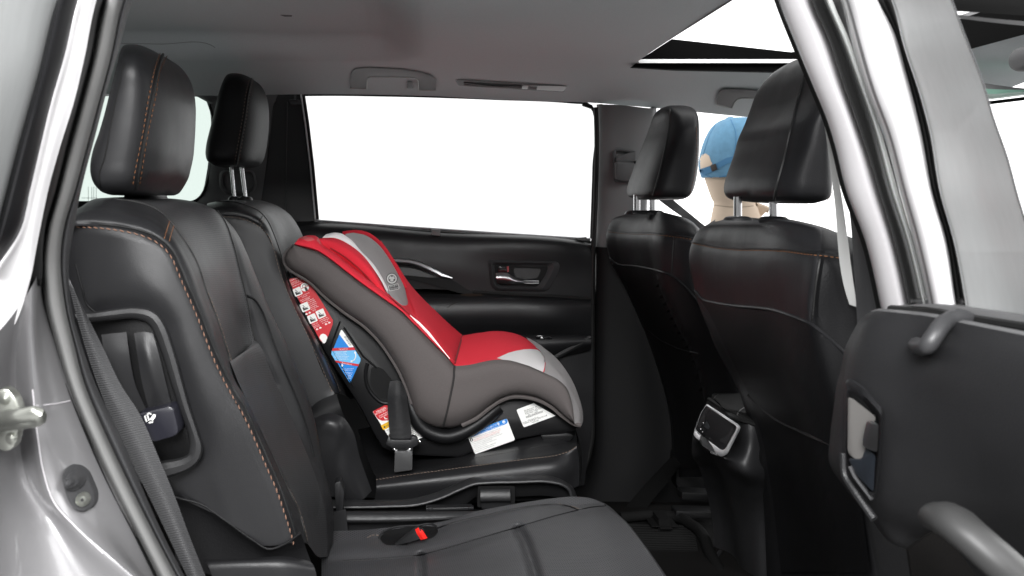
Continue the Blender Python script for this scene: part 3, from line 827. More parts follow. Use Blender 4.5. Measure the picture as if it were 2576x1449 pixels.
# pillar's inner trim, dark
m = M(); m.patch([[(1990, 60, 1.09), (2060, 250, 1.09), (2090, 340, 1.09), (2128, 480, 1.09), (2150, 700, 1.09), (2160, 900, 1.09)], [(2010, 60, 1.07), (2078, 250, 1.07), (2110, 340, 1.07), (2145, 480, 1.07), (2180, 700, 1.07), (2200, 900, 1.07)], [(2040, 60, 1.05), (2100, 250, 1.05), (2140, 340, 1.05), (2180, 480, 1.05), (2230, 700, 1.05), (2240, 900, 1.05)]], 4, 30)
part('pillar_trim', m, DRK, pl)

nd = M()   # open rear door, inner trim
nd.patch([[(2204, 781, .955), (2182, 789, .96), (2163, 805, .965), (2147, 832, .97), (2128, 870, .975), (2115, 929, .98), (2104, 972, .98), (2098, 1020, .98), (2088, 1100, .985), (2088, 1170, .985), (2112, 1208, .98), (2195, 1310, .97), (2238, 1364, .965), (2292, 1388, .96), (2300, 1480, .96)],
          [(2212, 782, .93), (2195, 792, .93), (2180, 810, .93), (2166, 838, .93), (2150, 880, .93), (2138, 930, .93), (2126, 1000, .93), (2116, 1100, .935), (2118, 1180, .935), (2142, 1222, .93), (2210, 1310, .93), (2250, 1364, .93), (2300, 1388, .94), (2320, 1480, .95)],
          [(2330, 795, .875), (2312, 850, .868), (2296, 920, .86), (2285, 1000, .86), (2275, 1100, .862), (2270, 1200, .868), (2280, 1280, .88), (2300, 1340, .90), (2330, 1390, .93), (2350, 1480, .94)],
          [(2428, 814, .82), (2425, 870, .808), (2420, 950, .80), (2418, 1050, .80), (2418, 1150, .805), (2420, 1250, .82), (2430, 1330, .85), (2440, 1400, .88), (2450, 1480, .90)],
          [(2620, 852, .745), (2620, 920, .73), (2620, 1000, .725), (2620, 1100, .725), (2620, 1200, .735), (2620, 1300, .75), (2620, 1400, .78), (2620, 1480, .81)]], 8, 60)
nd_bvh = nd.bvh()
ndo = part('door', nd, mat('soft_door_trim', (.013, .013, .014), .5, bump=.4, bscale=500, kind='voronoi', var=.12, vscale=6, dist=.0008, spec=.35), car, 'open near rear door with its black inner trim')
m = M()
m.patch([[(2190, 783, .97), (2330, 796, .876), (2428, 815, .821), (2620, 853, .746)], [(2212, 776, .965), (2340, 788, .885), (2428, 806, .83), (2620, 842, .755)], [(2242, 780, .985), (2350, 789, .905), (2450, 806, .85), (2620, 834, .78)], [(2242, 773, .985), (2350, 778, .905), (2450, 790, .85), (2620, 815, .78)], [(2245, 768, .99), (2400, 766, .92), (2500, 776, .86), (2620, 792, .81)], [(2220, 768, 1.0), (2299, 758, .98), (2400, 756, .93), (2500, 760, .87), (2620, 770, .82)]], 4, 40)
part('window_ledge', m, mat('ledge_trim', (.10, .10, .102), .45), ndo)
m = M(); m.tube([(2242, 779, .975), (2350, 787, .897), (2450, 805, .842), (2620, 832, .772)], .0045, 8, res=30)
part('ledge_slot', m, RUB, ndo)
m = M(); m.tube([(2300, 759, .97), (2400, 757, .925), (2500, 761, .865), (2620, 771, .815)], .0028, 8, res=30)
part('sill_strip', m, SAT, ndo)
m = M()
m.patch([lerp_line(r2, r3, 0, .972), lerp_line(r2, r3, .5, .955), lerp_line(r2, r3, 1, .96)], 4, 60); part('window_channel', m, RUBL, ndo)
m = M(); m.patch([lerp_line(r3, r4, -.02, .963), lerp_line(r3, r4, 1.02, .963)], 2, 60); part('channel_gap', m, RUB, ndo)
m = M()
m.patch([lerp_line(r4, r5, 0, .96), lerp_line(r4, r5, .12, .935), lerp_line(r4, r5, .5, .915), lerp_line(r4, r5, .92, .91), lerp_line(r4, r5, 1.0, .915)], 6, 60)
part('window_frame', m, PAINT_HI, ndo)
m = M()
m.patch([lerp_line(r4, r5, .13, .9335), lerp_line(r4, r5, .17, .9275), lerp_line(r4, r5, .2, .926)], 2, 60); part('frame_groove', m, PAINT, ndo)
m = M()
m.patch([lerp_line(r5, r6, 0, .915), lerp_line(r5, r6, .25, .918), lerp_line(r5, r6, .8, .90), lerp_line(r5, r6, 1, .885)], 5, 60); part('window_seal', m, RUB, ndo)
m = M()
m.patch([lerp_line(r6, r7, -.03, .89), lerp_line(r6, r7, .5, .83), lerp_line(r6, r7, 1, .765)], 6, 60)
part('window', m, GREY, ndo, 'window glass of the open near door, reflection painted grey')
m = M(); m.tube(lerp_line(r6, r7, 1, .764), .0007, 6)
part('glass_edge', m, DRK, ndo)
# sunshade hook on the near door
L3 = (2012.5, 603.75, .21875)
m = M()
m.tube(T(*L3, [(1345, 1215, .858), (1420, 1225, .835), (1480, 1200, .825), (1540, 1110, .825), (1620, 1000, .83), (1720, 920, .838), (1820, 890, .84), (1900, 905, .842), (1960, 960, .85)]), .0072, 10, res=40)
part('sunshade_hook', m, mat('hook_plastic', (.035, .035, .037), .45), ndo)
# handle pocket of the near door
E = (1717.3, 966, 1/3.0)
m = M()
m.ring(T(*E, rnd([(1225, -20), (1265, -45), (1370, 20), (1515, 180), (1500, 560), (1455, 870), (1420, 880), (1235, 690), (1215, 520)], 40)),
       T(*E, rnd([(1262, 95), (1290, 105), (1400, 180), (1482, 270), (1462, 560), (1438, 820), (1400, 800), (1262, 600), (1252, 480)], 25)), lambda x, y: .925-.0005*(x-2120), .03, .004, 120)
hb = part('handle_bezel', m, PLA, ndo)
def pk(x, y): return .935-.0004*(x-2120)
m = M(); m.decal(T(*E, rnd([(1240, 20), (1290, -10), (1380, 50), (1505, 200), (1480, 560), (1445, 850), (1240, 660), (1235, 500)], 30)), nd_bvh, .003, 10)
part('handle_cup', m, PLD, ndo)
m = M(); m.plate(T(*E, rnd([(1262, 110), (1285, 110), (1460, 250), (1440, 300), (1390, 450), (1360, 560), (1300, 570), (1258, 520)], 30)), lambda x, y: .915-.0005*(x-2120), .004)
part('cup_insert', m, mat('grey_cup', (.13, .125, .12), .5), ndo)
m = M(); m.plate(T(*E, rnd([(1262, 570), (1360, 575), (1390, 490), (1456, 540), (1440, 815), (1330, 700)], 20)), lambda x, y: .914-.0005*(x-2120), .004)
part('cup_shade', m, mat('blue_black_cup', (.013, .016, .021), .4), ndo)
m = M(); m.plate(T(*E, rnd([(1428, 295), (1482, 300), (1470, 520), (1395, 490), (1400, 420)], 18)), lambda x, y: .905-.0005*(x-2120), .01, .003)
part('handle', m, SAT, ndo)
m = M(); m.tube(T(*E, [(1262, 620, .905), (1300, 700, .902), (1430, 870, .885)]), .002, 6); 
part('cup_rim', m, DRK, ndo)
m = M(); m.tube(T(*E, [(1215, 520, .925), (1228, 690, .922), (1300, 810, .91), (1445, 1020, .89)]), .0035, 8, res=30)
part('bezel_edge', m, PLG, ndo)
# grab handle of the near door, in the lower corner
m = M()
m.tube(T(*E, [(1876, 1010, .80), (1884, 1012, .795), (1905, 1008, .785), (1940, 1005, .775), (1990, 1015, .76), (2070, 1060, .745), (2180, 1155, .735), (2400, 1350, .725), (2750, 1670, .72)]), [.003, .0085, .0125, .0150, .0165, .0170, .0170, .0172, .0172], 18, flat=.75)
gh = part('pull_handle', m, mat('handle_soft_plastic', (.03, .03, .03), .5), ndo)
m = M(); m.tube(T(*E, [(1925, 1085, .778), (1960, 1045, .765), (2010, 1040, .752), (2090, 1090, .737), (2190, 1185, .728), (2400, 1390, .718), (2750, 1720, .713)]), .0018, 8, res=50)
part('handle_groove', m, RUB, gh)
m = M(); m.plate([(2285, 1384), (2330, 1350), (2372, 1330), (2450, 1440), (2470, 1490), (2300, 1490)], .875, .004)
part('door_bin', m, CARP, ndo)

# front of the near roof rail and front header seen past the door glass
m = M()
m.patch([[(2300, -60, .93), (2500, -60, .93), (2700, -60, .93)], [(2300, 0, .95), (2500, 8, .95), (2700, 18, .95)], [(2300, 22, .96), (2500, 34, .96), (2700, 48, .96)]], 4, 10)
part('roof_rail_seal', m, RUB, car)
m = M()
m.patch([[(2300, 22, .965), (2410, 37, .965), (2500, 47, .965), (2700, 62, .965)], [(2300, 36, .97), (2410, 46, .97), (2500, 57, .97), (2700, 76, .97)]], 3, 10)
part('roof_rail', m, TRIM, car)
m = M()
m.patch([[(2380, 190, 2.05), (2470, 208, 2.03), (2576, 222, 2.0), (2700, 226, 1.95)], [(2380, 205, 2.04), (2470, 222, 2.02), (2576, 226, 1.99), (2700, 226, 1.94)], [(2380, 235, 2.10), (2480, 250, 2.1), (2576, 240, 2.05), (2700, 230, 2.0)]], 4, 16, mats=[0, 1])
m.tube([(2380, 255, 2.09), (2494, 258, 2.09), (2576, 248, 2.04), (2700, 236, 1.99)], .004, 6, mi=2)
part('windscreen_header', m, [TRIM, mat('green_shade_band', (.25, .45, .36), .4), RUB], car)
m = M(); m.stack([(118, 2560, 2610, .4), (124, 2545, 2650, .8), (140, 2537, 2670), (158, 2540, 2675), (170, 2552, 2670, .8), (176, 2575, 2650, .4)], 1.75, .06, 2.4)
part('ceiling_lamp', m, TRIMD, car)

gr = M(); gr.box(-6, 6, -4, 6, -1.22, -1.2); go = part('ground', gr, mat('grey_studio_floor', (.42, .42, .42), .7)); go['kind'] = 'structure'
# ================================================================== SEATS
def posts(seat, coords, Y, top, bot, par):
    for (x0, x1, w) in coords:
        m = M(); r = w/2*Y/F
        m.tube([(x0, top, Y), (x1, bot, Y)], r, 14)
        o = part('post', m, CHR, par)
        m = M()
        m.stack([(bot-6, x1-w*1.1, x1+w*1.1, .9), (bot-3, x1-w*1.6, x1+w*1.6), (bot+4, x1-w*1.9, x1+w*1.9, 1.1)], Y, .016, 2.4, 20)
        part('post_sleeve', m, PLA, o)

# --- near second-row seat
ns = thing('rear_seat', 'nearest second-row black leather captain seat with orange stitching, empty', 'car seat', Vector((-.1, 1.35, .42)), 'second-row captain seats')
B0 = [(150, 570), (190, 568), (240, 570), (300, 577), (350, 588), (385, 602), (410, 620), (430, 645), (446, 682), (462, 720), (480, 760), (497, 800), (516, 850), (536, 900), (558, 947), (581, 990), (610, 1040), (640, 1105), (668, 1170), (692, 1225), (713, 1285), (730, 1340), (737, 1366)]
B1 = [(190, 528), (225, 510), (283, 501), (333, 507), (380, 520), (410, 538), (427, 555), (460, 600), (493, 656), (520, 736), (547, 806), (573, 890), (600, 966), (613, 986), (667, 1106), (720, 1219), (752, 1291), (772, 1366)]
B2 = [(240, 500), (290, 496), (350, 496), (420, 503), (465, 520), (497, 552), (530, 610), (560, 700), (585, 800), (610, 900), (636, 966), (690, 1080), (740, 1190), (780, 1290), (800, 1400)]
B3 = [(300, 498), (380, 497), (440, 501), (500, 512), (545, 530), (563, 553), (585, 610), (605, 690), (622, 760), (643, 860), (668, 910), (690, 966), (740, 1075), (780, 1170), (815, 1270), (825, 1400)]
B4 = [(320, 499), (400, 498), (460, 503), (510, 513), (553, 541), (600, 593), (623, 643), (653, 716), (680, 783), (720, 866), (757, 956), (780, 1016), (813, 1166), (838, 1283), (835, 1400)]
def mid(a, b, u, Y, n=24, push=(0, 0)):
    A_ = crv([(p[0], p[1], 0) for p in a], n); B_ = crv([(p[0], p[1], 0) for p in b], n)
    return [(x.x+(y.x-x.x)*u+push[0], x.y+(y.y-x.y)*u+push[1], Y) for x, y in zip(A_, B_)]
def rs(a, Y, n=24): return [(p.x, p.y, Y) for p in crv([(q[0], q[1], 0) for q in a], n)]
bk = M()
bk.patch([rs(B0, 1.102), mid(B0, B1, .35, 1.112), mid(B0, B1, .72, 1.15), rs(B1, 1.205), mid(B1, B2, .25, 1.245), rs(B2, 1.36), rs(B3, 1.475), mid(B3, B4, .5, 1.50), rs(B4, 1.55), mid(B4, [(p[0]-30, p[1]+6) for p in B4], 1, 1.60)], 8, 150, mats=[0, 0, 0, 1, 1, 1, 0, 0, 0])
# side panel
bk.patch([[(120, 571, 1.17), (125, 760, 1.17), (250, 1000, 1.17), (400, 1240, 1.17)],
          [(200, 567, 1.11), (225, 740, 1.107), (300, 1000, 1.107), (450, 1253, 1.107)],
          [(300, 577, 1.098), (350, 760, 1.092), (440, 1000, 1.092), (560, 1304, 1.098)],
          [(350, 588, 1.099), (420, 760, 1.094), (510, 1000, 1.094), (660, 1372, 1.102)],
          [(385, 602, 1.102), (410, 620, 1.102), (430, 645, 1.102), (462, 720, 1.102), (497, 800, 1.102), (536, 900, 1.102), (581, 990, 1.102), (640, 1105, 1.102), (692, 1225, 1.102), (730, 1340, 1.102), (737, 1366, 1.102)]], 8, 60)
bk.dent(B1[1:], 9, .006); bk.dent([(p[0]+5, p[1]-4) for p in B0[1:]], 7, .004)
bk.dent(B3[4:12], 8, .005)
bk.dent([(240, 800), (340, 790), (395, 815), (425, 900), (460, 1020), (490, 1110), (480, 1160), (430, 1185)], 45, .008, keep=lambda p: p.y < 1.118)
nb = bk.bvh()
bo = part('backrest', bk, [LEA, PERF], ns)
# raised lumbar pad
m = M()
m.patch([[(580, 909, 1.225), (600, 895, 1.27), (643, 857, 1.468)], [(582, 918, 1.19), (612, 894, 1.28), (653, 868, 1.455)], [(600, 962, 1.185), (640, 950, 1.30), (690, 955, 1.452)], [(667, 1106, 1.20), (705, 1100, 1.31), (755, 1100, 1.46)], [(730, 1250, 1.21), (765, 1240, 1.33), (806, 1240, 1.475)], [(765, 1366, 1.22), (790, 1370, 1.35), (820, 1370, 1.48)]], 6, 30)
part('lumbar_pad', m, PERF, bo)
m = M()
st0 = prj(nb, [(p[0]+2, p[1]+3) for p in B0[1:]], .0012, 160, 1.10)
m.stitches(st0, .0050, .0026, .00075, tilt=.0005)
part('stitching', m, STIP, bo)
m = M()
m.stitches(prj(nb, [(427, 557), (418, 585), (411, 608)], .0012, 20, 1.12), .0036, .002, .0007)
m.stitches(prj(nb, [(438, 566), (430, 592), (424, 615)], .0012, 20, 1.12), .0036, .002, .0007)
m.stitches(prj(nb, [(B1[k][0]+4, B1[k][1]) for k in range(9, 18)], .0012, 120, 1.2), .0032, .0024, .0006, mi=1)
part('seam_stitching', m, [STI, STIG], bo)
m = M()
m.tube(prj(nb, B1[2:], .0004, 120, 1.2), .0016, 6)
m.tube(prj(nb, [(p[0]+9, p[1]-6) for p in B0[2:]], .0003, 120, 1.1), .0012, 6)
m.tube(prj(nb, B3[4:12], .0004, 60, 1.47), .0016, 6)
part('seam', m, RUB, bo)
m = M()
m.tube(prj(nb, [(621, 744), (638, 752), (655, 775), (672, 815), (690, 866), (715, 930), (745, 1000), (770, 1070), (790, 1150)], .0008, 70, 1.5), .0017, 6)
m.tube(prj(nb, [(190, 665), (205, 720), (222, 770), (240, 786)], .0006, 40, 1.1), .0012, 6)
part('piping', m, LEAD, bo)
# piping at the bottom of the side panel and the black skirt below
m = M()
sk = [(430, 1246), (450, 1253), (500, 1266), (567, 1309), (633, 1356), (677, 1381), (717, 1368), (757, 1340)]
m.tube([(x, y, 1.099) for x, y in sk], .0014, 8, res=60)
part('bottom_piping', m, LEAD, bo)
m = M()
m.patch([[(x, y, 1.102) for x, y in sk], [(x+6, y+25, 1.112) for x, y in sk[:-1]]+[(770, 1380, 1.12)], [(440, 1420, 1.12), (600, 1460, 1.12), (700, 1460, 1.12), (800, 1460, 1.13)]], 5, 40)
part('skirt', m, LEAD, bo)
m = M()
m.patch([[(510, 1408, 1.10), (640, 1404, 1.10), (720, 1400, 1.10), (780, 1412, 1.11)], [(520, 1416, 1.09), (640, 1412, 1.088), (720, 1410, 1.09), (790, 1425, 1.10)], [(540, 1470, 1.085), (640, 1470, 1.085), (720, 1470, 1.085), (800, 1470, 1.10)]], 5, 30)
part('hinge_cover', m, PLA, ns)
# recliner bezel and lever on the side panel
C2 = (0, 483, 1/3.0)
outer = T(*C2, [(560, 915), (700, 908), (850, 885), (1030, 870), (1130, 885), (1200, 930), (1240, 990), (1300, 1150), (1385, 1449), (1420, 1579), (1500, 1829), (1530, 1939), (1510, 2019), (1440, 2089), (1280, 2154), (1000, 2220)])
inner = T(*C2, [(600, 990), (700, 980), (850, 968), (1040, 962), (1110, 988), (1145, 1030), (1175, 1100), (1290, 1449), (1345, 1620), (1430, 1929), (1420, 1979), (1380, 2000), (1240, 2028), (1000, 2070)])
m = M()
oc = crv([(p[0], p[1], 0) for p in outer], 90); ic = crv([(p[0], p[1], 0) for p in inner], 90)
rows = []
for u, Y in ((0, 1.11), (0, 1.088), (.14, 1.082), (.5, 1.080), (.86, 1.083), (1, 1.09), (1.03, 1.14)):
    rows.append([S(a.x+(b.x-a.x)*u, a.y+(b.y-a.y)*u, Y) for a, b in zip(oc, ic)])
m.grid(rows)
part('recliner_bezel', m, mat('bezel_plastic', (.022, .022, .023), .45, bump=.2, bscale=800, spec=.35), ns)
m = M(); m.decal(T(*C2, [(560, 960), (860, 930), (1050, 925), (1130, 960), (1165, 1050), (1310, 1449), (1450, 1950), (1420, 2020), (1250, 2070), (1000, 2120), (760, 1449)]), nb, .004, 10, fallback=1.09)
part('recliner_recess', m, PLD, ns)
m = M()
m.patch([[(255, 842, 1.088), (290, 838, 1.088), (318, 835, 1.088)], [(265, 900, 1.083), (300, 890, 1.083), (325, 890, 1.083)], [(300, 966, 1.083), (320, 966, 1.083), (340, 966, 1.083)], [(340, 1040, 1.088), (355, 1035, 1.088), (368, 1030, 1.088)]], 5, 16)
m.patch([[(337, 838, 1.087), (360, 835, 1.087), (384, 838, 1.087)], [(345, 890, 1.082), (372, 890, 1.080), (400, 892, 1.084)], [(358, 966, 1.082), (390, 966, 1.080), (418, 966, 1.084)], [(375, 1030, 1.086), (405, 1024, 1.086), (432, 1020, 1.087)]], 5, 16)
part('recliner_cover', m, PLA, ns)
Kk = (0, 966, 1/3.0)
m = M()
m.plate(T(*Kk, rnd([(1040, 225), (1280, 168), (1310, 190), (1345, 340), (1340, 380), (1300, 400), (1160, 440), (1080, 380)], 18)), 1.062, .03, .006)
lv2 = part('recline_lever', m, mat('lever_plastic', (.014, .014, .02), .35), ns)
m = M()
m.flat(T(*Kk, [(1130, 268), (1158, 226), (1176, 232), (1172, 252), (1152, 278)]), 1.0615)
m.flat(T(*Kk, [(1120, 287), (1156, 281), (1156, 291), (1122, 296)]), 1.0615)
m.tube([S(x, y, 1.0612) for x, y in T(*Kk, [(1092, 240), (1112, 234), (1124, 272), (1106, 284)])], .0009, 5, closed=True)
m.tube([S(x, y, 1.0612) for x, y in T(*Kk, [(1112, 228), (1128, 221), (1142, 230)])], .0008, 5)
part('seat_fold_symbol', m, LWHI, lv2)
# near headrest
m = M()
m.stack([(125, 345, 372, .15), (129, 328, 402, .4), (137, 314, 430, .62), (151, 305, 457, .8), (180, 297, 479, .95), (210, 289, 488), (250, 278, 492.5), (300, 264, 492), (350, 248, 489.5), (390, 233, 486), (420, 227, 480), (445, 228, 474), (465, 236, 464, .98), (480, 250, 455, .92), (489, 270, 444, .75), (492, 300, 420, .4)], 1.35, .142, 3.0, 48)
hb_ = m.bvh()
hd = part('headrest', m, LEA, ns)
m = M()
for ln in ([(403, 134), (392, 167), (377, 233), (360, 333), (340, 433), (333, 474)], [(421, 140), (408, 165), (392, 243), (370, 350), (357, 433), (350, 474)]):
    m.stitches(prj(hb_, ln, .001, 110), .0044, .0026, .00062)
part('stitching', m, STI, hd)
m = M(); m.tube(prj(hb_, [(410, 137), (400, 164), (385, 238), (365, 342), (349, 433), (342, 476)], .0002, 90), .0022, 6)
m.tube(prj(hb_, [(312, 160), (300, 215), (278, 320), (262, 400), (250, 440), (252, 470)], .0002, 90), .0010, 6)
part('seam', m, RUB, hd)
m = M(); m.box(*[0]*6) if False else None
m.stack([(484, 312, 420, .9), (494, 312, 420, .9), (501, 308, 424)], 1.35, .05, 3)
part('post', m, PLA, hd)
# near cushion
Q = (858.7, 966, 1/3.0)
cu = M()
far_e = T(*Q, [(-150, 1110, 1.585), (190, 1100, 1.585), (400, 1078, 1.585), (600, 1062, 1.585), (800, 1028, 1.585), (1000, 965, 1.585), (1200, 925, 1.585), (1400, 890, 1.585), (1600, 862, 1.585), (1750, 850, 1.585), (1880, 862, 1.58), (1985, 900, 1.57)])
pip = T(*Q, [(-150, 1200, 1.545), (190, 1160, 1.55), (450, 1150, 1.555), (730, 1085, 1.56), (900, 1035, 1.56), (1100, 990, 1.56), (1300, 945, 1.56), (1500, 915, 1.56), (1620, 910, 1.56), (1720, 915, 1.555), (1860, 910, 1.55), (1990, 915, 1.55)])
seam_ = T(*Q, [(-150, 1350, 1.46), (0, 1338, 1.46), (300, 1322, 1.46), (600, 1290, 1.46), (800, 1240, 1.46), (1000, 1180, 1.46), (1200, 1120, 1.465), (1400, 1060, 1.475), (1600, 1000, 1.485), (1790, 955, 1.50), (1900, 935, 1.51), (2010, 935, 1.52)])
bol = T(*Q, [(-150, 1270, 1.50), (190, 1240, 1.50), (500, 1230, 1.50), (800, 1150, 1.505), (1000, 1090, 1.51), (1200, 1040, 1.515), (1400, 990, 1.52), (1600, 950, 1.53), (1790, 925, 1.535), (1900, 918, 1.535), (2005, 925, 1.535)])
in1 = [S(*p) for p in T(*Q, [(-150, 1440, 1.40), (300, 1420, 1.40), (600, 1390, 1.40), (1000, 1290, 1.40), (1400, 1170, 1.41), (1700, 1060, 1.43), (1900, 1010, 1.44), (2110, 1010, 1.44)])]
in2 = [S(*p) for p in T(*Q, [(-150, 1600, 1.29), (300, 1590, 1.29), (600, 1570, 1.29), (1000, 1480, 1.29), (1400, 1370, 1.29), (1700, 1260, 1.31), (1950, 1190, 1.32), (2240, 1160, 1.33)])]
in3 = [S(*p) for p in T(*Q, [(-150, 1900, 1.13), (600, 1880, 1.13), (1400, 1740, 1.13), (1800, 1600, 1.14), (2100, 1500, 1.15), (2450, 1470, 1.16)])]
cu.patch([[S(*p) for p in far_e], [S(*p) for p in pip], [S(*p) for p in bol], [S(*p) for p in seam_], in1, in2, in3], 12, 150, mats=[1, 1, 1, 1, 1, 1])
# rounded front edge of the cushion
cu.patch([[S(*p) for p in T(*Q, [(1985, 900, 1.57), (2005, 925, 1.535), (2010, 935, 1.52), (2110, 1010, 1.44), (2240, 1160, 1.33), (2450, 1470, 1.16)])],
          [S(*p) for p in T(*Q, [(2030, 930, 1.57), (2060, 955, 1.535), (2080, 975, 1.52), (2165, 1055, 1.44), (2290, 1220, 1.33), (2500, 1520, 1.16)])],
          [S(*p) for p in T(*Q, [(2030, 1020, 1.58), (2070, 1040, 1.54), (2100, 1060, 1.52), (2180, 1140, 1.44), (2300, 1300, 1.33), (2500, 1620, 1.16)])]], 5, 50, mats=[1, 0])
cu.dent(T(*Q, [(720, 1090), (900, 1035), (1100, 992), (1300, 947), (1500, 917), (1620, 911), (1720, 925), (1790, 952)]), 6, .006)
cu.dent(T(*Q, [(-100, 1345), (0, 1338), (300, 1322), (600, 1290), (800, 1240), (1000, 1180), (1200, 1120), (1400, 1060), (1600, 1000), (1790, 953), (1900, 930), (1990, 922)]), 14, .010)
cu.dent(T(*Q, [(604, 1300), (606, 1360), (608, 1480)]), 9, .026)
cu.dent(T(*Q, [(1335, 1105), (1380, 1180), (1420, 1290), (1445, 1370), (1475, 1480)]), 13, .034)
cu.dent(T(*Q, [(290, 1170), (500, 1140), (720, 1100)]), 16, .012)
cb = cu.bvh()
co = part('cushion', cu, [LEA, PERFC], ns)
m = M()
m.tube(prj(cb, T(*Q, [(720, 1090), (900, 1035), (1100, 992), (1300, 947), (1500, 917), (1620, 911), (1720, 925), (1790, 952)]), .0004, 90), .0016, 6)
m.tube(prj(cb, T(*Q, [(0, 1338), (300, 1322), (600, 1290), (800, 1240), (1000, 1180), (1200, 1120), (1400, 1060), (1600, 1000), (1790, 953), (1900, 930), (1990, 922)]), .0002, 120), .0012, 6)
part('seam', m, LEAD, co)
m = M()
m.stitches(prj(cb, T(*Q, [(1640, 905), (1720, 918), (1800, 945)]), .001, 30), .0042, .0026, .0008)
m.stitches(prj(cb, T(*Q, [(195, 1158), (235, 1140), (290, 1143)]), .001, 30), .0042, .0026, .0008)
part('stitching', m, STIG, co)


# buckle recess and buckle
m = M(); m.decal(T(*Q, rnd([(285, 1165), (340, 1105), (560, 1070), (720, 1075), (735, 1110), (700, 1160), (420, 1215), (330, 1215)], 30)), cb, .0015, 6)
part('buckle_well', m, PLD, co)
m = M(); m.tube(prj(cb, T(*Q, [(285, 1165), (300, 1130), (340, 1105), (560, 1070), (715, 1073), (735, 1105)]), .0015, 50), .0018, 6); part('well_rim', m, LEA, co)
bkx = thing('belt_buckle', 'seat belt buckle with bright red release button sunk in the near seat cushion', 'buckle', (1030, 1350, 1.53))
m = M()
m.patch([T(*Q, [(395, 1210, 1.53), (480, 1140, 1.515), (560, 1078, 1.50), (578, 1066, 1.50)]), T(*Q, [(400, 1214, 1.52), (490, 1160, 1.50), (572, 1100, 1.49), (590, 1080, 1.49)]), T(*Q, [(420, 1216, 1.515), (530, 1190, 1.495), (590, 1170, 1.49), (618, 1165, 1.49)])], 5, 16, thick=.012)
part('housing', m, mat('buckle_housing', (.02, .02, .021), .4), bkx)
m = M()
m.patch([T(*Q, [(580, 1085, 1.489), (590, 1082, 1.492)]), T(*Q, [(588, 1115, 1.486), (618, 1112, 1.492)]), T(*Q, [(622, 1172, 1.486), (650, 1162, 1.492)])], 6, 8, thick=.006)
part('release_button', m, REDP, bkx)

# --- far second-row seat
fs = thing('rear_seat', 'far second-row black leather captain seat carrying the red child seat, headrest raised', 'car seat', Vector((-.1, 2.11, .42)), 'second-row captain seats')
C0 = [(520, 548), (560, 543), (593, 545), (627, 555), (653, 570), (673, 590), (687, 623), (700, 673), (717, 720), (743, 780), (773, 843), (800, 903), (827, 966), (835, 985)]
C1 = [(522, 512), (545, 507), (583, 508), (627, 520), (653, 533), (673, 556), (687, 586), (703, 630), (717, 683), (738, 745), (773, 810), (800, 860), (824, 912), (850, 970), (858, 990)]
C2_ = [(560, 504), (590, 503), (640, 506), (680, 520), (705, 548), (722, 590), (735, 640), (755, 700), (790, 790), (830, 880), (870, 970), (880, 1000)]
C3_ = [(600, 503), (660, 508), (700, 525), (727, 546), (747, 576), (760, 603), (775, 650), (800, 720), (840, 820), (880, 920), (905, 1000)]
fb = M()
fb.patch([rs(C0, 1.868), mid(C0, C1, .4, 1.876), mid(C0, C1, .75, 1.90), rs(C1, 1.945), mid(C1, C2_, .4, 1.99), rs(C2_, 2.12), rs(C3_, 2.31), mid(C3_, [(p[0]-25, p[1]+5) for p in C3_], 1, 2.36)], 5, 70, mats=[0, 0, 0, 1, 1, 1, 0])
fb.patch([[(470, 560, 1.90), (520, 760, 1.90), (640, 1000, 1.90), (700, 1060, 1.90)], [(540, 547, 1.868), (600, 760, 1.862), (690, 940, 1.862), (760, 1040, 1.866)], [(627, 555, 1.868), (653, 570, 1.868), (687, 623, 1.868), (717, 720, 1.868), (773, 843, 1.868), (827, 966, 1.868), (842, 990, 1.868)]], 8, 50)
fb.dent(C1[1:], 7, .007); fb.dent([(p[0]+4, p[1]-3) for p in C0[1:]], 5, .004)
fbv = fb.bvh()
fo_ = part('backrest', fb, [LEA, PERF], fs)
m = M()
m.stitches(prj(fbv, [(p[0]+1.5, p[1]+2) for p in C0[1:]], .0012, 120, 1.865), .0042, .003, .0007)
m.stitches(prj(fbv, C1[9:], .0012, 80, 1.94), .0042, .003, .0006)
m.stitches(prj(fbv, [(668, 545), (660, 560), (654, 572)], .0012, 20, 1.88), .0032, .002, .0005)
part('stitching', m, STIG, fo_)
m = M(); m.tube(prj(fbv, C1[1:], .0003, 100, 1.94), .0016, 6); m.tube(prj(fbv, [(662, 541), (653, 556), (647, 568)], .0003, 20, 1.88), .0012, 6)
part('seam', m, RUB, fo_)
m = M()
m.patch([[(775, 1032, 1.86), (800, 1010, 1.86), (846, 990, 1.86)], [(780, 1050, 1.85), (810, 1035, 1.85), (855, 1020, 1.85)], [(800, 1120, 1.85), (830, 1100, 1.85), (880, 1080, 1.86)], [(850, 1250, 1.86), (900, 1240, 1.86), (935, 1240, 1.87)]], 5, 20)
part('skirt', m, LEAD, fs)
m = M()
m.patch([[(790, 1052, 1.83), (825, 1040, 1.825), (860, 1048, 1.825), (885, 1080, 1.83), (905, 1150, 1.84), (935, 1235, 1.85)], [(790, 1070, 1.82), (825, 1058, 1.81), (852, 1068, 1.81), (872, 1100, 1.82), (892, 1165, 1.83), (925, 1245, 1.84)], [(790, 1120, 1.815), (820, 1100, 1.81), (840, 1110, 1.81), (855, 1140, 1.815), (880, 1200, 1.82), (915, 1255, 1.83)], [(800, 1260, 1.82), (820, 1250, 1.82), (840, 1250, 1.82), (850, 1255, 1.82), (870, 1258, 1.825), (900, 1262, 1.83)]], 5, 30)
part('hinge_cover', m, PLA, fs)
m = M()
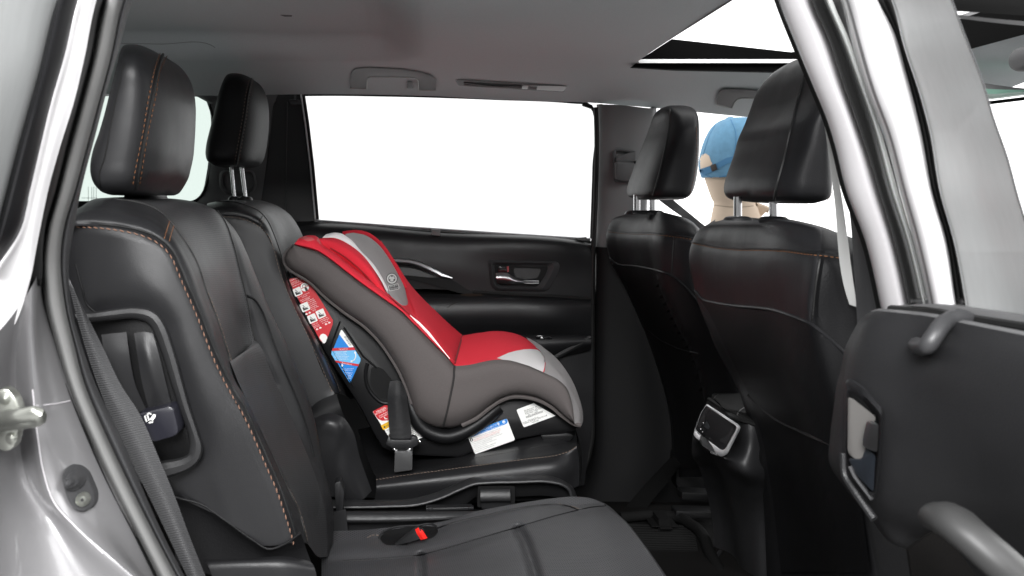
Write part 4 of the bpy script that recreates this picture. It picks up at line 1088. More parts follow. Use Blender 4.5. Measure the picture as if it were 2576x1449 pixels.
m.stack([(191, 588, 608, .15), (193, 580, 622, .4), (198, 573, 640, .62), (207, 566, 657, .82), (227, 557, 669, .96), (255, 548, 675), (300, 537, 677), (340, 526, 674), (375, 518, 669), (395, 517, 664), (408, 521, 657, .97), (416, 532, 645, .85), (421, 550, 630, .5)], 2.11, .142, 3.0, 44)
fhb = m.bvh()
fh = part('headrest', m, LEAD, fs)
m = M(); m.tube(prj(fhb, [(633, 198), (626, 225), (616, 290), (606, 350), (597, 400), (594, 418)], .0003, 60), .0022, 6); part('seam', m, RUB, fh)
m = M()
for dx in (-5, 5): m.stitches(prj(fhb, [(633+dx, 198), (626+dx, 225), (616+dx, 290), (606+dx, 350), (597+dx, 400), (594+dx, 418)], .001, 60), .004, .003, .0005)
part('stitching', m, STIG, fh)
posts(fs, [(581, 590, 9), (607, 618, 10)], 2.11, 412, 500, fh)
fc = M()
up = T(*Q, [(690, 640), (900, 580), (1200, 525), (1500, 475), (1700, 445)])
stf = T(*Q, [(262, 722), (500, 685), (800, 645), (1100, 605), (1400, 565), (1650, 530), (1740, 497), (1775, 470)])
fc.patch([withY([(900, 1080), (1100, 1040), (1300, 1010), (1440, 990)], 2.34), withY([(920, 1140), (1100, 1120), (1300, 1085), (1450, 1065)], 2.10), [(940, 1190, 1.93), (1089, 1172, 1.93), (1259, 1138, 1.93), (1400, 1113, 1.93), (1447, 1112, 1.95)], [(a, b-5, 1.892) for a, b in stf], [(a, b, 1.882) for a, b in stf],
          T(*Q, [(265, 770, 1.868), (500, 740, 1.865), (800, 700, 1.865), (1100, 660, 1.865), (1400, 620, 1.865), (1650, 585, 1.868), (1790, 540, 1.89)]), T(*Q, [(250, 880, 1.88), (500, 880, 1.875), (800, 880, 1.875), (1100, 880, 1.875), (1400, 880, 1.875), (1650, 850, 1.88), (1795, 760, 1.90)])], 5, 60)
fc.patch([T(*Q, [(1775, 470, 1.883), (1790, 540, 1.89), (1795, 760, 1.90)]), T(*Q, [(1790, 440, 1.98), (1810, 540, 1.98), (1810, 760, 1.98)]), T(*Q, [(1760, 330, 2.3), (1780, 430, 2.3), (1780, 560, 2.3)])], 4, 20)
fcb = fc.bvh()
fco = part('cushion', fc, LEA, fs)
m = M(); m.stitches(prj(fcb, [(a, b) for a, b in stf], .001, 140, 1.88), .0040, .0024, .0008, tilt=.0004); part('stitching', m, STIG, fco)
m = M(); m.stitches(prj(fcb, up, .001, 100, 1.93), .003, .0024, .0004); part('seam', m, LEAD, fco)

# --- front seats
def front_seat(label, spec, posts_, Y0, Y1):
    t = thing('front_seat', label, 'car seat', S(*spec['base']), 'front seats')
    m = M(); m.patch(spec['back'], 8, 110, mats=spec.get('mats'))
    for ln in spec['seam']: m.dent(ln, 6, .005)
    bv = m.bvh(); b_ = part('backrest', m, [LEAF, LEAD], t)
    m = M()
    for ln in spec['stitch']: m.stitches(prj(bv, ln, .0012, 90), .0042, .0026, .0006)
    part('stitching', m, STIF, b_)
    m = M()
    for ln in spec['seam']: m.tube(prj(bv, ln, .0002, 80), .0013, 6)
    part('seam', m, RUB, b_)
    m = M()
    for ln in spec['piping']: m.tube(prj(bv, ln, .0012, 80), .0022, 8)
    part('piping', m, LEAF, b_)
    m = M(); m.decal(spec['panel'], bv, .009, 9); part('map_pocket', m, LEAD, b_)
    m = M(); m.tube(prj(bv, spec['pocket'], .004, 60), .003, 8); part('pocket_edge', m, LEAD, b_)
    m = M(); m.stack(spec['head'], spec['hy'], spec['hb'], 3.2, 48)
    hv = m.bvh(); h_ = part('headrest', m, LEAF, t)
    m = M()
    for ln in spec['hseam']: m.tube(prj(hv, ln, .0002, 70), .0018, 6)
    part('seam', m, RUB, h_)
    m = M()
    for ln in spec.get('hstitch', []): m.stitches(prj(hv, ln, .001, 60), .004, .0026, .0006)
    part('stitching', m, STIF, h_)
    posts(t, *posts_, h_)
    return t
nfs = dict(base=(2000, 1300, 1.35),
  back=[ # from the far edge to the near edge, each from the top down
   [(1800, 552, 1.62), (1770, 572, 1.64), (1760, 600, 1.66), (1760, 735, 1.66), (1790, 850, 1.66), (1860, 990, 1.66), (1910, 1180, 1.66), (1930, 1460, 1.66)],
   [(1801, 557, 1.58), (1755, 582, 1.60), (1740, 615, 1.60), (1748, 733, 1.60), (1790, 840, 1.60), (1868, 985, 1.60), (1918, 1150, 1.60), (1942, 1300, 1.60), (1952, 1460, 1.60)],
   [(1830, 550, 1.54), (1790, 575, 1.54), (1772, 615, 1.55), (1776, 740, 1.55), (1815, 850, 1.55), (1890, 990, 1.55), (1945, 1150, 1.55), (1972, 1300, 1.55), (1985, 1460, 1.55)],
   [(1921, 550, 1.36), (1900, 575, 1.33), (1895, 620, 1.32), (1900, 770, 1.32), (1930, 870, 1.33), (1990, 1020, 1.33), (2030, 1150, 1.33), (2060, 1300, 1.33), (2080, 1460, 1.33)],
   [(2005, 555, 1.25), (2010, 578, 1.18), (2015, 632, 1.15), (2010, 800, 1.15), (2030, 900, 1.15), (2070, 1040, 1.15), (2100, 1150, 1.15), (2130, 1300, 1.15), (2160, 1460, 1.15)],
   [(2060, 568, 1.22), (2068, 590, 1.15), (2064, 642, 1.115), (2050, 810, 1.115), (2075, 900, 1.115), (2115, 1040, 1.115), (2150, 1150, 1.115), (2180, 1300, 1.115), (2210, 1460, 1.115)],
   [(2120, 590, 1.25), (2150, 610, 1.16), (2160, 660, 1.115), (2170, 830, 1.11), (2200, 900, 1.11), (2230, 1040, 1.11), (2260, 1150, 1.11), (2290, 1300, 1.11), (2300, 1460, 1.11)]],
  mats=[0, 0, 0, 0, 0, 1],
  stitch=[[(1742, 612), (1800, 624), (1850, 629), (1921, 630), (1976, 633), (2030, 640), (2064, 643), (2118, 650)]],
  seam=[[(1740, 609), (1800, 620), (1850, 625), (1921, 626), (1976, 629), (2030, 636), (2064, 640), (2120, 646)], [(2064, 643), (2052, 720), (2043, 810)]],
  piping=[[(1749, 731), (1766, 752), (1800, 762), (1852, 770), (1900, 774), (1949, 781), (1991, 795), (2045, 819), (2088, 854), (2130, 893)]],
  panel=[(1750, 740), (1766, 756), (1800, 766), (1852, 774), (1949, 785), (1991, 799), (2045, 823), (2088, 858), (2130, 900), (2170, 1000), (2150, 1150), (2190, 1440), (1965, 1440), (1945, 1260), (1922, 1120), (1888, 1000), (1840, 905), (1805, 832), (1780, 780)],
  pocket=[(1884, 995), (1906, 1017), (1959, 1060), (2013, 1086), (2088, 1119), (2140, 1140)],
  head=[(150, 1998, 2025, .15), (156, 1973, 2045, .4), (168, 1949, 2055, .6), (187, 1929, 2062, .75), (217, 1909, 2068, .88), (252, 1893, 2074, .96), (295, 1873, 2080), (335, 1857, 2084), (380, 1846, 2087), (430, 1830, 2091), (460, 1822, 2093), (480, 1821, 2093), (493, 1826, 2090, .98), (502, 1840, 2080, .92), (508, 1880, 2060, .8), (512, 1930, 2030, .4)], hy=1.35, hb=.142,
  hseam=[[(2024, 190), (2010, 240), (1990, 320), (1970, 410), (1955, 465), (1948, 502)]], hstitch=[[(2096, 470), (2092, 488), (2080, 504)]])
front_seat('near front black leather seat seen from behind, headrest raised high beside the pillar', nfs, ([(1856, 1856, 20), (1945, 1946, 21)], 1.35, 495, 550), 1.1, 1.6)
ffs = dict(base=(1690, 1200, 2.11),
  back=[
   [(1570, 540, 2.40), (1545, 552, 2.42), (1535, 580, 2.42), (1540, 650, 2.42), (1580, 740, 2.42), (1640, 880, 2.42), (1690, 1050, 2.42), (1700, 1200, 2.42)],
   [(1576, 538, 2.36), (1540, 553, 2.37), (1527, 585, 2.37), (1534, 648, 2.37), (1575, 720, 2.37), (1640, 880, 2.37), (1685, 1047, 2.37), (1692, 1200, 2.37)],
   [(1600, 536, 2.30), (1570, 555, 2.31), (1555, 585, 2.32), (1562, 655, 2.32), (1600, 740, 2.32), (1660, 880, 2.32), (1705, 1047, 2.32), (1712, 1200, 2.32)],
   [(1650, 534, 2.10), (1630, 560, 2.08), (1625, 590, 2.08), (1640, 680, 2.08), (1680, 780, 2.08), (1740, 900, 2.08), (1770, 1047, 2.08), (1780, 1200, 2.08)],
   [(1690, 539, 1.96), (1696, 565, 1.92), (1695, 598, 1.90), (1690, 690, 1.90), (1730, 800, 1.90), (1790, 920, 1.90), (1820, 1047, 1.90), (1830, 1200, 1.90)],
   [(1720, 547, 1.95), (1740, 570, 1.90), (1745, 605, 1.87), (1750, 730, 1.87), (1790, 820, 1.87), (1850, 940, 1.87), (1870, 1047, 1.87), (1880, 1200, 1.87)],
   [(1745, 560, 1.98), (1770, 590, 1.92), (1785, 625, 1.89), (1800, 760, 1.89), (1840, 840, 1.89), (1890, 960, 1.89), (1910, 1047, 1.89), (1920, 1200, 1.89)]],
  stitch=[[(1530, 583), (1570, 588), (1640, 590), (1696, 596), (1745, 603)]],
  seam=[[(1528, 578), (1570, 584), (1640, 586), (1696, 592), (1750, 600)], [(1696, 596), (1692, 640), (1690, 690)]],
  piping=[[(1534, 648), (1546, 660), (1601, 670), (1651, 680), (1686, 692), (1718, 715), (1750, 752), (1790, 810)]],
  panel=[(1536, 655), (1546, 664), (1601, 674), (1651, 684), (1686, 696), (1718, 720), (1750, 758), (1795, 830), (1850, 960), (1870, 1180), (1700, 1180), (1690, 1050), (1645, 880), (1580, 725)],
  pocket=[(1634, 832), (1659, 853), (1702, 875), (1750, 888), (1800, 890)],
  head=[(267, 1680, 1704, .1), (269, 1667, 1721, .25), (274, 1655, 1737, .42), (285, 1644, 1749, .64), (306, 1636, 1757, .86), (332, 1627, 1759, .97), (360, 1616, 1759.5), (400, 1601, 1758), (440, 1587, 1754), (465, 1579, 1749), (482, 1577, 1743), (492, 1580, 1736, .97), (498, 1592, 1726, .85), (503, 1620, 1705, .5)], hy=2.11, hb=.14,
  hseam=[[(1686, 275), (1684, 310), (1672, 380), (1655, 450), (1643, 492)]], hstitch=[[(1752, 320), (1752, 400), (1745, 450), (1735, 490)]])
front_seat('far front black leather seat seen from behind, smaller and beside the far pillar', ffs, ([(1602, 1602, 17), (1641, 1641, 17)], 2.11, 490, 535), 1.87, 2.37)
# near front seat base and side shield
m = M()
m.patch([[(1930, 1100, 1.62), (1940, 1300, 1.62), (1945, 1480, 1.62)], [(2000, 1150, 1.3), (2030, 1300, 1.3), (2050, 1480, 1.3)]], 3, 8)
m.bm.free()

# ================================================================== CHILD SEAT
cs = thing('child_seat', 'red and charcoal forward-facing child car seat strapped onto the far seat', 'child seat', (1180, 1165, 2.1))
G = (670.8, 536.7, .4861)
def g(pts, Y=None): return T(*G, [tuple(p)+((Y,) if Y else ()) for p in pts])
Oa = [(140, 160), (95, 210), (88, 240), (105, 280), (150, 310), (215, 350), (300, 430), (400, 510), (500, 580), (580, 660), (650, 760), (690, 830), (720, 900), (750, 985), (780, 1050), (830, 1085), (870, 1103), (910, 1107)]
Ia = [(140, 163), (170, 172), (200, 180), (270, 200), (330, 240), (420, 310), (500, 370), (600, 440), (700, 510), (760, 570), (820, 630), (880, 690), (940, 750), (972, 790)]
Ib = [(972, 790), (1010, 788), (1060, 782), (1110, 770), (1160, 760), (1220, 757), (1300, 770), (1360, 790), (1430, 822), (1500, 855), (1550, 900), (1580, 980), (1592, 1075)]
Ob = [(910, 1107), (950, 1110), (1010, 1095), (1080, 1060), (1150, 1005), (1210, 965), (1270, 945), (1330, 945), (1400, 960), (1470, 995), (1540, 1050), (1592, 1088)]
def gl(a, b, u, Y, n=40):
    A_ = crv([(p[0], p[1], 0) for p in a], n); B_ = crv([(p[0], p[1], 0) for p in b], n)
    return T(*G, [(x.x+(y.x-x.x)*u, x.y+(y.y-x.y)*u, Y) for x, y in zip(A_, B_)])
m = M()
m.patch([gl(Oa, Ia, -.02, 1.95), gl(Oa, Ia, .03, 1.92), gl(Oa, Ia, .2, 1.895), gl(Oa, Ia, .55, 1.885), gl(Oa, Ia, .9, 1.892), gl(Oa, Ia, 1, 1.905)], 5, 70)
m.patch([gl(Ob, Ib, -.02, 1.95), gl(Ob, Ib, .03, 1.92), gl(Ob, Ib, .2, 1.895), gl(Ob, Ib, .6, 1.887), gl(Ob, Ib, .92, 1.892), gl(Ob, Ib, 1, 1.905)], 5, 60)
csv = m.bvh()
cov = part('side_cover', m, CGR, cs, 'charcoal cloth side of the child seat')
m = M(); m.tube(prj(csv, g([(972, 790), (968, 850), (950, 950), (930, 1040), (912, 1105)]), .0002, 60, 1.89), .0022, 6)
part('seam', m, mat('dark_cloth_seam', (.02, .018, .018), .9), cov)
m = M()
m.tube(g([(140, 165), (97, 210), (90, 240), (107, 280), (152, 312), (217, 352), (302, 432), (402, 513), (502, 583), (582, 662), (652, 762), (692, 832), (722, 900), (752, 985)], 1.925), .0035, 6, res=90)
m.tube(g([(1010, 1097), (1080, 1063), (1150, 1009), (1210, 969), (1270, 949), (1330, 949), (1400, 964), (1470, 999), (1540, 1055), (1600, 1092), (1625, 1096)], 1.922), .0042, 6, res=70)
part('cover_binding', m, CGR, cov)
# front lip
m = M()
m.patch([g([(1385, 690, 2.15), (1430, 722, 2.05), (1440, 765, 1.97), (1432, 822, 1.905), (1500, 855, 1.902), (1550, 900, 1.90), (1580, 980, 1.90), (1592, 1085, 1.915)]),
         g([(1350, 650, 2.27), (1400, 690, 2.17), (1450, 735, 2.06), (1490, 800, 1.98), (1540, 855, 1.95), (1582, 930, 1.935), (1608, 1010, 1.925), (1612, 1092, 1.925)]),
         g([(1345, 640, 2.29), (1395, 668, 2.25), (1440, 700, 2.20), (1500, 750, 2.14), (1560, 830, 2.08), (1600, 910, 2.03), (1630, 1000, 2.0), (1637, 1060, 1.98), (1626, 1097, 1.95)]),
         g([(1345, 645, 2.31), (1395, 680, 2.28), (1440, 720, 2.25), (1500, 780, 2.2), (1555, 850, 2.15), (1590, 920, 2.12), (1615, 1000, 2.1), (1620, 1060, 2.08), (1615, 1097, 2.05)])], 6, 50)
part('front_cover', m, MGR, cs)
# seat cushion, red with a pale front patch
m = M()
m.patch([g([(968, 793), (1060, 783), (1160, 761), (1220, 758), (1300, 771), (1360, 791), (1436, 824)], 1.905), g([(975, 778), (1062, 768), (1165, 748), (1230, 744), (1310, 756), (1370, 775), (1440, 800)], 1.925),
         g([(985, 735), (1080, 722), (1180, 700), (1270, 697), (1340, 710), (1390, 730), (1442, 762)], 2.0), g([(1000, 680), (1090, 662), (1180, 648), (1270, 652), (1340, 670), (1385, 695), (1434, 728)], 2.10), g([(1015, 632), (1100, 618), (1180, 609), (1260, 616), (1320, 635), (1360, 662), (1388, 692)], 2.24), g([(1020, 640), (1100, 630), (1180, 625), (1260, 630), (1320, 645), (1360, 672), (1388, 700)], 2.30)], 5, 50)
scv = m.bvh()
sq = part('cushion', m, RED, cs)
m = M(); m.decal(g([(1192, 749), (1250, 722), (1290, 711), (1330, 704), (1365, 702), (1400, 705), (1428, 724), (1441, 760), (1438, 795), (1431, 821), (1395, 806), (1360, 790), (1300, 771), (1260, 761), (1220, 757)]), scv, .0035, 4, fallback=1.905)
part('front_patch', m, LGR, sq)
# backrest, red
m = M()
m.patch([g([(560, 380), (660, 452), (740, 524), (800, 588), (860, 655), (910, 718), (972, 790)], 1.925), g([(570, 330, 2.12), (670, 420, 2.10), (740, 490, 2.06), (800, 560, 1.97), (865, 635, 1.95), (920, 705, 1.95), (977, 775, 1.95)]),
         g([(590, 260, 2.26), (690, 375, 2.22), (755, 445, 2.12), (815, 520, 2.07), (880, 600, 2.05), (935, 675, 2.05), (990, 735, 2.05)]), g([(600, 190, 2.33), (690, 315, 2.30), (755, 395, 2.22), (830, 475, 2.18), (900, 550, 2.17), (955, 610, 2.17), (1005, 672, 2.17)]), g([(590, 140, 2.36), (670, 255, 2.33), (730, 350, 2.29), (800, 432, 2.26), (870, 500, 2.25), (945, 572, 2.25), (1016, 633, 2.25)]), g([(590, 150, 2.40), (670, 265, 2.37), (730, 360, 2.33), (800, 442, 2.31), (870, 510, 2.30), (945, 582, 2.30), (1020, 645, 2.30)])], 5, 50)
rb_ = part('back_cushion', m, RED, cs)
m = M(); m.tube(g([(1015, 632, 2.235), (1000, 680, 2.095), (985, 735, 1.995), (975, 775, 1.925)]), .0018, 6, res=24); part('crease', m, mat('deep_red_seam', (.2, .008, .012), .9), rb_)
# near wing: red roll between charcoal side and inside
Wt = [(175, 125), (200, 117), (265, 124), (285, 158), (340, 198), (420, 260), (520, 340), (620, 420), (700, 490), (740, 524), (800, 588), (870, 663), (930, 733), (972, 788)]
m = M()
m.patch([gl(Ia, Wt, 0, 1.905), gl(Ia, Wt, .15, 1.893), gl(Ia, Wt, .55, 1.90), gl(Ia, Wt, .9, 1.925), gl(Ia, Wt, 1.0, 1.95), gl(Ia, Wt, 1.0, 1.99)], 5, 70)
nw = part('wing', m, RED, cs)
m = M(); m.patch([g([(140, 165, 1.905), (160, 135, 1.91), (195, 118, 1.93)]), g([(190, 170, 1.90), (215, 140, 1.90), (240, 121, 1.93)]), g([(272, 200, 1.90), (278, 160, 1.91), (268, 126, 1.94)])], 5, 12)
part('wing_tip', m, mat('pale_red_cloth', (.62, .10, .11), .85, bump=.5, bscale=1500), nw)  # paler red on the wing tip
m = M(); m.tube(g([(742, 528, 1.918), (790, 570, 1.918), (840, 622, 1.918), (890, 685, 1.918), (930, 735, 1.918), (948, 752, 1.916)]), [.0008, .0025, .0025, .0022, .0018, .0008], 6); part('pale_piping', m, WCL, nw)
# head pillow
m = M()
m.patch([g([(268, 170), (340, 222), (430, 290), (530, 368), (628, 440)], 1.985), g([(262, 152), (335, 190), (430, 245), (520, 325), (622, 428)], 1.955), g([(268, 138), (345, 158), (430, 205), (520, 285), (618, 418)], 1.955), g([(285, 130), (350, 134), (425, 168), (510, 240), (560, 310), (616, 408)], 1.975), g([(292, 120), (345, 118), (425, 150), (500, 215), (560, 290), (622, 400)], 2.02)], 5, 50)
hp = part('head_pillow', m, RED, cs)
m = M(); m.tube(prj(M.bvh(m), [(0, 0)]), .001) if False else None
m.tube(g([(330, 180, 1.953), (400, 222, 1.949), (480, 288, 1.949), (530, 340, 1.951), (570, 390, 1.955)]), .0014, 6, res=30); part('crease', m, mat('deep_red_fold', (.3, .01, .016), .9), hp)
m = M()
m.patch([g([(283, 134), (345, 130), (425, 160), (490, 212), (548, 280), (590, 345), (628, 420)], 1.985), g([(295, 120), (345, 112), (420, 140), (485, 200), (548, 268), (592, 335), (634, 420)], 1.99), g([(315, 107), (350, 100), (390, 105), (425, 128), (470, 182), (540, 252), (588, 325), (640, 425)], 2.03)], 5, 50)
part('pillow_border', m, WCL, hp)
m = M()
def gi(pts, Y): return T(*G, [(x, y, Y-.10*sm(300, 490, y)) for x, y in pts])
m.patch([gi([(405, 108), (425, 140), (465, 185), (540, 255), (588, 325), (640, 425), (690, 482), (722, 514)], 2.045), gi([(418, 104), (450, 135), (500, 185), (565, 262), (618, 345), (662, 425), (700, 480), (724, 514)], 2.07), gi([(440, 101), (485, 125), (540, 180), (600, 260), (650, 350), (690, 430), (712, 480), (726, 512)], 2.12), gi([(455, 101), (510, 113), (575, 160), (635, 240), (685, 330), (722, 430), (733, 480), (728, 510)], 2.20), gi([(455, 103), (515, 116), (580, 163), (640, 243), (690, 333), (726, 430), (736, 480), (729, 512)], 2.24)], 5, 50)
iv = m.bvh()
ins = part('head_insert', m, MGR, cs, 'grey head insert with the side impact badge')
m = M(); m.tube(g([(395, 107), (425, 102), (465, 99), (518, 110), (583, 157), (643, 238), (694, 328), (731, 428), (741, 480), (730, 516)], 2.23), .0055, 8, res=60); part('insert_edge', m, RED, ins)
# badge
m = M()
def ell(x, y, r, n=28): return [(x+r*math.cos(2*math.pi*k/n), y+r*math.sin(2*math.pi*k/n)) for k in range(n)]
m.decal(g(ell(648, 338, 30)), iv, .0012, 4, 0); m.decal(g(ell(648, 338, 26)), iv, .0018, 4, 1); m.decal(g(ell(648, 338, 18)), iv, .0024, 4, 0); m.decal(g(ell(648, 338, 15)), iv, .003, 4, 1)
m.decal(g(ell(648, 338, 8)), iv, .0036, 3, 1)
for a in (90, 210, 330):
    x, y = 648+14*math.cos(R(a)), 338-14*math.sin(R(a)); m.decal(g(ell(x, y, 5, 10)), iv, .0038, 2, 0)
def rot(poly, x, y, a): return [(x+p[0]*math.cos(R(a))-p[1]*math.sin(R(a)), y+p[0]*math.sin(R(a))+p[1]*math.cos(R(a))) for p in poly]
m.decal(g(rot(rnd([(-27, -15), (27, -15), (27, 15), (-27, 15)], 5), 658, 383, -13)), iv, .0012, 4, 1)
m.decal(g(rot(rnd([(-24, -12), (24, -12), (24, 12), (-24, 12)], 4), 658, 383, -13)), iv, .0018, 4, 0)
m.text('SIDE IMPACT', *g([(637, 384)])[0], 4.2, -13, bvh=iv, off=.0028, mi=1)
m.text('PROTECTION', *g([(640, 396)])[0], 4.2, -13, bvh=iv, off=.0028, mi=1)
part('badge', m, [INK, LWHI], ins)
# black base shell
m = M()
m.plate(g([(110, 300), (130, 390), (190, 530), (260, 650), (330, 770), (420, 910), (490, 1020), (550, 1140), (595, 1215), (660, 1245), (780, 1258), (1000, 1268), (1070, 1240), (1140, 1215), (1300, 1175), (1420, 1152), (1500, 1140), (1590, 1135), (1620, 1105), (1560, 1050), (1450, 970), (1330, 930), (1230, 930), (1100, 1040), (950, 1095), (830, 1060), (760, 950), (700, 820), (600, 650), (400, 480), (215, 330)]), 1.957, .33, .008)
sh = part('base_shell', m, SHELL, cs, 'black moulded base shell with warning labels')
m = M()
m.tube(g([(735, 960, 1.95), (765, 1040, 1.943), (800, 1100, 1.94), (860, 1140, 1.938), (930, 1155, 1.937), (1000, 1140, 1.938), (1060, 1110, 1.94), (1130, 1060, 1.943), (1200, 1000, 1.95)]), .014, 12, res=50)
part('bowl_rim', m, SHELL, sh)
m = M()
m.tube(g([(522, 775), (512, 830), (520, 890), (558, 950), (600, 980), (632, 985)], 1.954), .0035, 8, res=40)
m.tube(g([(380, 560), (330, 690), (450, 900)], 1.956), .002, 6)
m.tube(g([(400, 590), (500, 740), (570, 800)], 1.956), .002, 6)
m.plate(g(rnd([(1418, 1150), (1560, 1138), (1590, 1150), (1570, 1180), (1440, 1190)], 8)), 1.945, .03, .004)
part('shell_rib', m, SHELL, sh)
m = M(); m.plate(g(rnd([(540, 790), (600, 800), (680, 900), (640, 960), (590, 960), (535, 890)], 25)), 1.9565, .001); part('shell_opening', m, PLD, sh)
# labels
ZR = (697.7, 657.4, .2315)
YL = 1.9545
def L_(tf, poly): return T(*tf, poly)
m = M()
m.flat(L_(ZR, [(130, 195), (240, 160), (300, 205), (380, 275), (605, 640), (600, 690), (525, 880), (512, 893), (498, 890), (460, 850), (150, 260)]), YL)
m.flat(L_(ZR, rnd([(455, 830), (470, 795), (500, 785), (530, 800), (546, 826), (525, 880), (512, 893), (498, 890)], 10)), YL-.0003, 1)
for (x, y, s_) in ((220, 330, 44), (300, 497, 46), (380, 622, 46), (473, 570, 46)):
    m.flat(L_(ZR, rot(rnd([(-s_, -s_), (s_, -s_), (s_, s_), (-s_, s_)], 12), x, y, -24)), YL-.0003, 1)
    m.flat(L_(ZR, rot([(-30, 30), (-30, 0), (-18, -10), (-5, 12), (25, 20), (28, 32)], x, y, -24)), YL-.0006, 2)
    m.flat(L_(ZR, rot([(-20, -28), (-10, -30), (6, 8), (30, 8), (30, 14), (2, 16)], x, y, -24)), YL-.0009, 3)
m.flat(L_(ZR, ell(298, 280, 46)), YL-.0003, 1)
m.flat(L_(ZR, ell(290, 270, 20)), YL-.0006, 2); m.flat(L_(ZR, ell(290, 270, 15)), YL-.0009, 1)
m.flat(L_(ZR, rot([(-45, -3), (45, -3), (45, 3), (-45, 3)], 298, 280, -24)), YL-.0009, 0)
m.flat(L_(ZR, rot([(-6, -2), (18, -2), (22, 40), (-8, 40)], 300, 288, -24)), YL-.0007, 2)
for tx, x, y, z in (('FORWARD FACING', 140, 222, 22), ('22-65 lb (10.1-29.4 kg)', 146, 247, 18), ('29-49 in. (73.6-124 cm)', 155, 262, 15), ('At least 1 year of age', 170, 280, 17), ('Top of ears not above top', 217, 402, 17), ('of headrest.', 268, 400, 17), ('Harness straps at or', 250, 434, 18), ('above shoulders.', 268, 444, 18),
                   ('Lower Anchor', 322, 440, 17), ('Belt with Tether', 330, 458, 17), ('Do not install by', 338, 476, 17), ('this method for a', 346, 494, 17), ('child weighing', 358, 510, 17), ('more than 45 lb.', 366, 528, 17), ('(20 kg)', 385, 543, 17),
                   ('Lap Belt with', 375, 700, 17), ('Tether up to', 388, 716, 17), ('65 lb (29 kg)', 398, 730, 17), ('Lap/Shoulder Belt', 458, 650, 17), ('with Tether up to', 472, 664, 17), ('65 lb (29 kg)', 490, 680, 17)):
    m.text(tx, *L_(ZR, [(x, y)])[0], z*.2315, -24, YL-.0007, mi=1, sx=.8)
for (x, y) in ((318, 572), (352, 558), (432, 738), (468, 722), (530, 682), (566, 666)):
    m.flat(L_(ZR, rot([(-14, -4), (0, -12), (14, 2), (10, 8), (-12, 8)], x, y, -24)), YL-.0006, 1)
part('label', m, [LRED, LWHI, INK, INKG], sh, 'red warning label with white pictures')
m = M()
m.flat(L_(ZR, rnd([(698, 738), (908, 1066), (790, 1324), (586, 1000)], 18)), YL)
m.flat(L_(ZR, [(690, 752), (700, 744), (712, 757), (830, 932), (780, 934), (672, 792)]), YL-.0003, 1)
m.flat(L_(ZR, [(590, 975), (848, 966), (904, 1055), (903, 1085), (886, 1122), (628, 1078), (588, 1012)]), YL-.0003, 2)
m.flat(L_(ZR, [(602, 944), (830, 934), (848, 964), (590, 974)]), YL-.0006, 3)
m.flat(L_(ZR, [(624, 1076), (888, 1118), (878, 1142), (640, 1100)]), YL-.0006, 3)
for k in range(13):
    w = (3, 6, 2, 4)[k % 4]
    x, y = 722+k*5.2, 818+k*8.0
    m.flat(L_(ZR, [(x, y), (x+w*.5, y+w*.8), (x+w*.5+24, y+w*.8-9), (x+24, y-9)]), YL-.0006, 4)
for tx, x, y, z, a in (('Top Level Line', 668, 962, 21, -3), ('Bottom Level Line', 700, 1110, 19, 9), ('Rear Facing For Children', 632, 990, 16, -3), ('22-40 lb (10.1-18 kg)', 640, 1006, 16, -3), ('who can sit up unassisted.', 628, 1024, 16, -3), ('Rotate the child restraint between', 616, 1044, 15, -3), ('the 2 level lines. Recline', 650, 1058, 15, -3), ('position may be used.', 672, 1072, 15, -3),
                      ('Rear Facing For Children', 705, 1176, 16, -3), ('5-22 lb (2.3-10 kg)', 722, 1192, 16, -3), ('The bottom level', 732, 1212, 16, 2), ('line MUST be', 744, 1228, 16, 2), ('parallel', 764, 1244, 16, 2), ('with the', 764, 1260, 16, 2), ('ground.', 764, 1277, 16, 2)):
    m.text(tx, *L_(ZR, [(x, y)])[0], z*.2315, a, YL-.0009, mi=1, sx=.78)
P_ = crv([(p[0], p[1], 0) for p in L_(ZR, [(845, 985), (852, 1030), (835, 1070), (800, 1092)])], 16)
m.tube([S(p.x, p.y, YL-.0008) for p in P_], .0011, 6, mi=1)
m.flat(L_(ZR, [(842, 972), (858, 1000), (832, 1000)]), YL-.0009, 1); m.flat(L_(ZR, [(795, 1094), (802, 1072), (820, 1098)]), YL-.0009, 1)
m.flat(L_(ZR, [(705, 1115), (718, 1132), (709, 1132), (710, 1146), (700, 1146), (700, 1132), (693, 1132)]), YL-.0009, 1)
part('label', m, [LBLU, LWHI, LSKY, LRED, INK], sh, 'blue diamond level-line label')
ZB = (912.3, 992.8, .20834)
m = M()
m.flat(L_(ZB, rnd([(120, 203), (430, 45), (560, 222), (785, 485), (655, 550), (335, 540)], [14, 5, 5, 22, 10, 5])), YL)
m.flat(L_(ZB, [(128, 215), (130, 198), (420, 48), (480, 140), (400, 270), (300, 312), (235, 316), (185, 292)]), YL-.0003, 1)
m.flat(L_(ZB, [(218, 372), (555, 205), (598, 258), (250, 428)]), YL-.0003, 2)
m.flat(L_(ZB, rot([(-16, 12), (0, -14), (16, 12)], 262, 388, -26)), YL-.0006, 3)
for tx, x, y, z, a, c_ in (('FORWARD-', 168, 220, 30, -26, 0), ('FACING BELT PATH', 155, 250, 30, -26, 0), ('Lower Anchor', 200, 265, 24, -26, 0), ('Vehicle Belt for', 205, 288, 24, -26, 0), ('WARNING', 282, 390, 28, -26, 3), ('\u2022 Use', 280, 445, 22, -26, 3)):
    m.text(tx, *L_(ZB, [(x, y)])[0], z*.20834, a, YL-.0007, mi=c_, sx=.85)
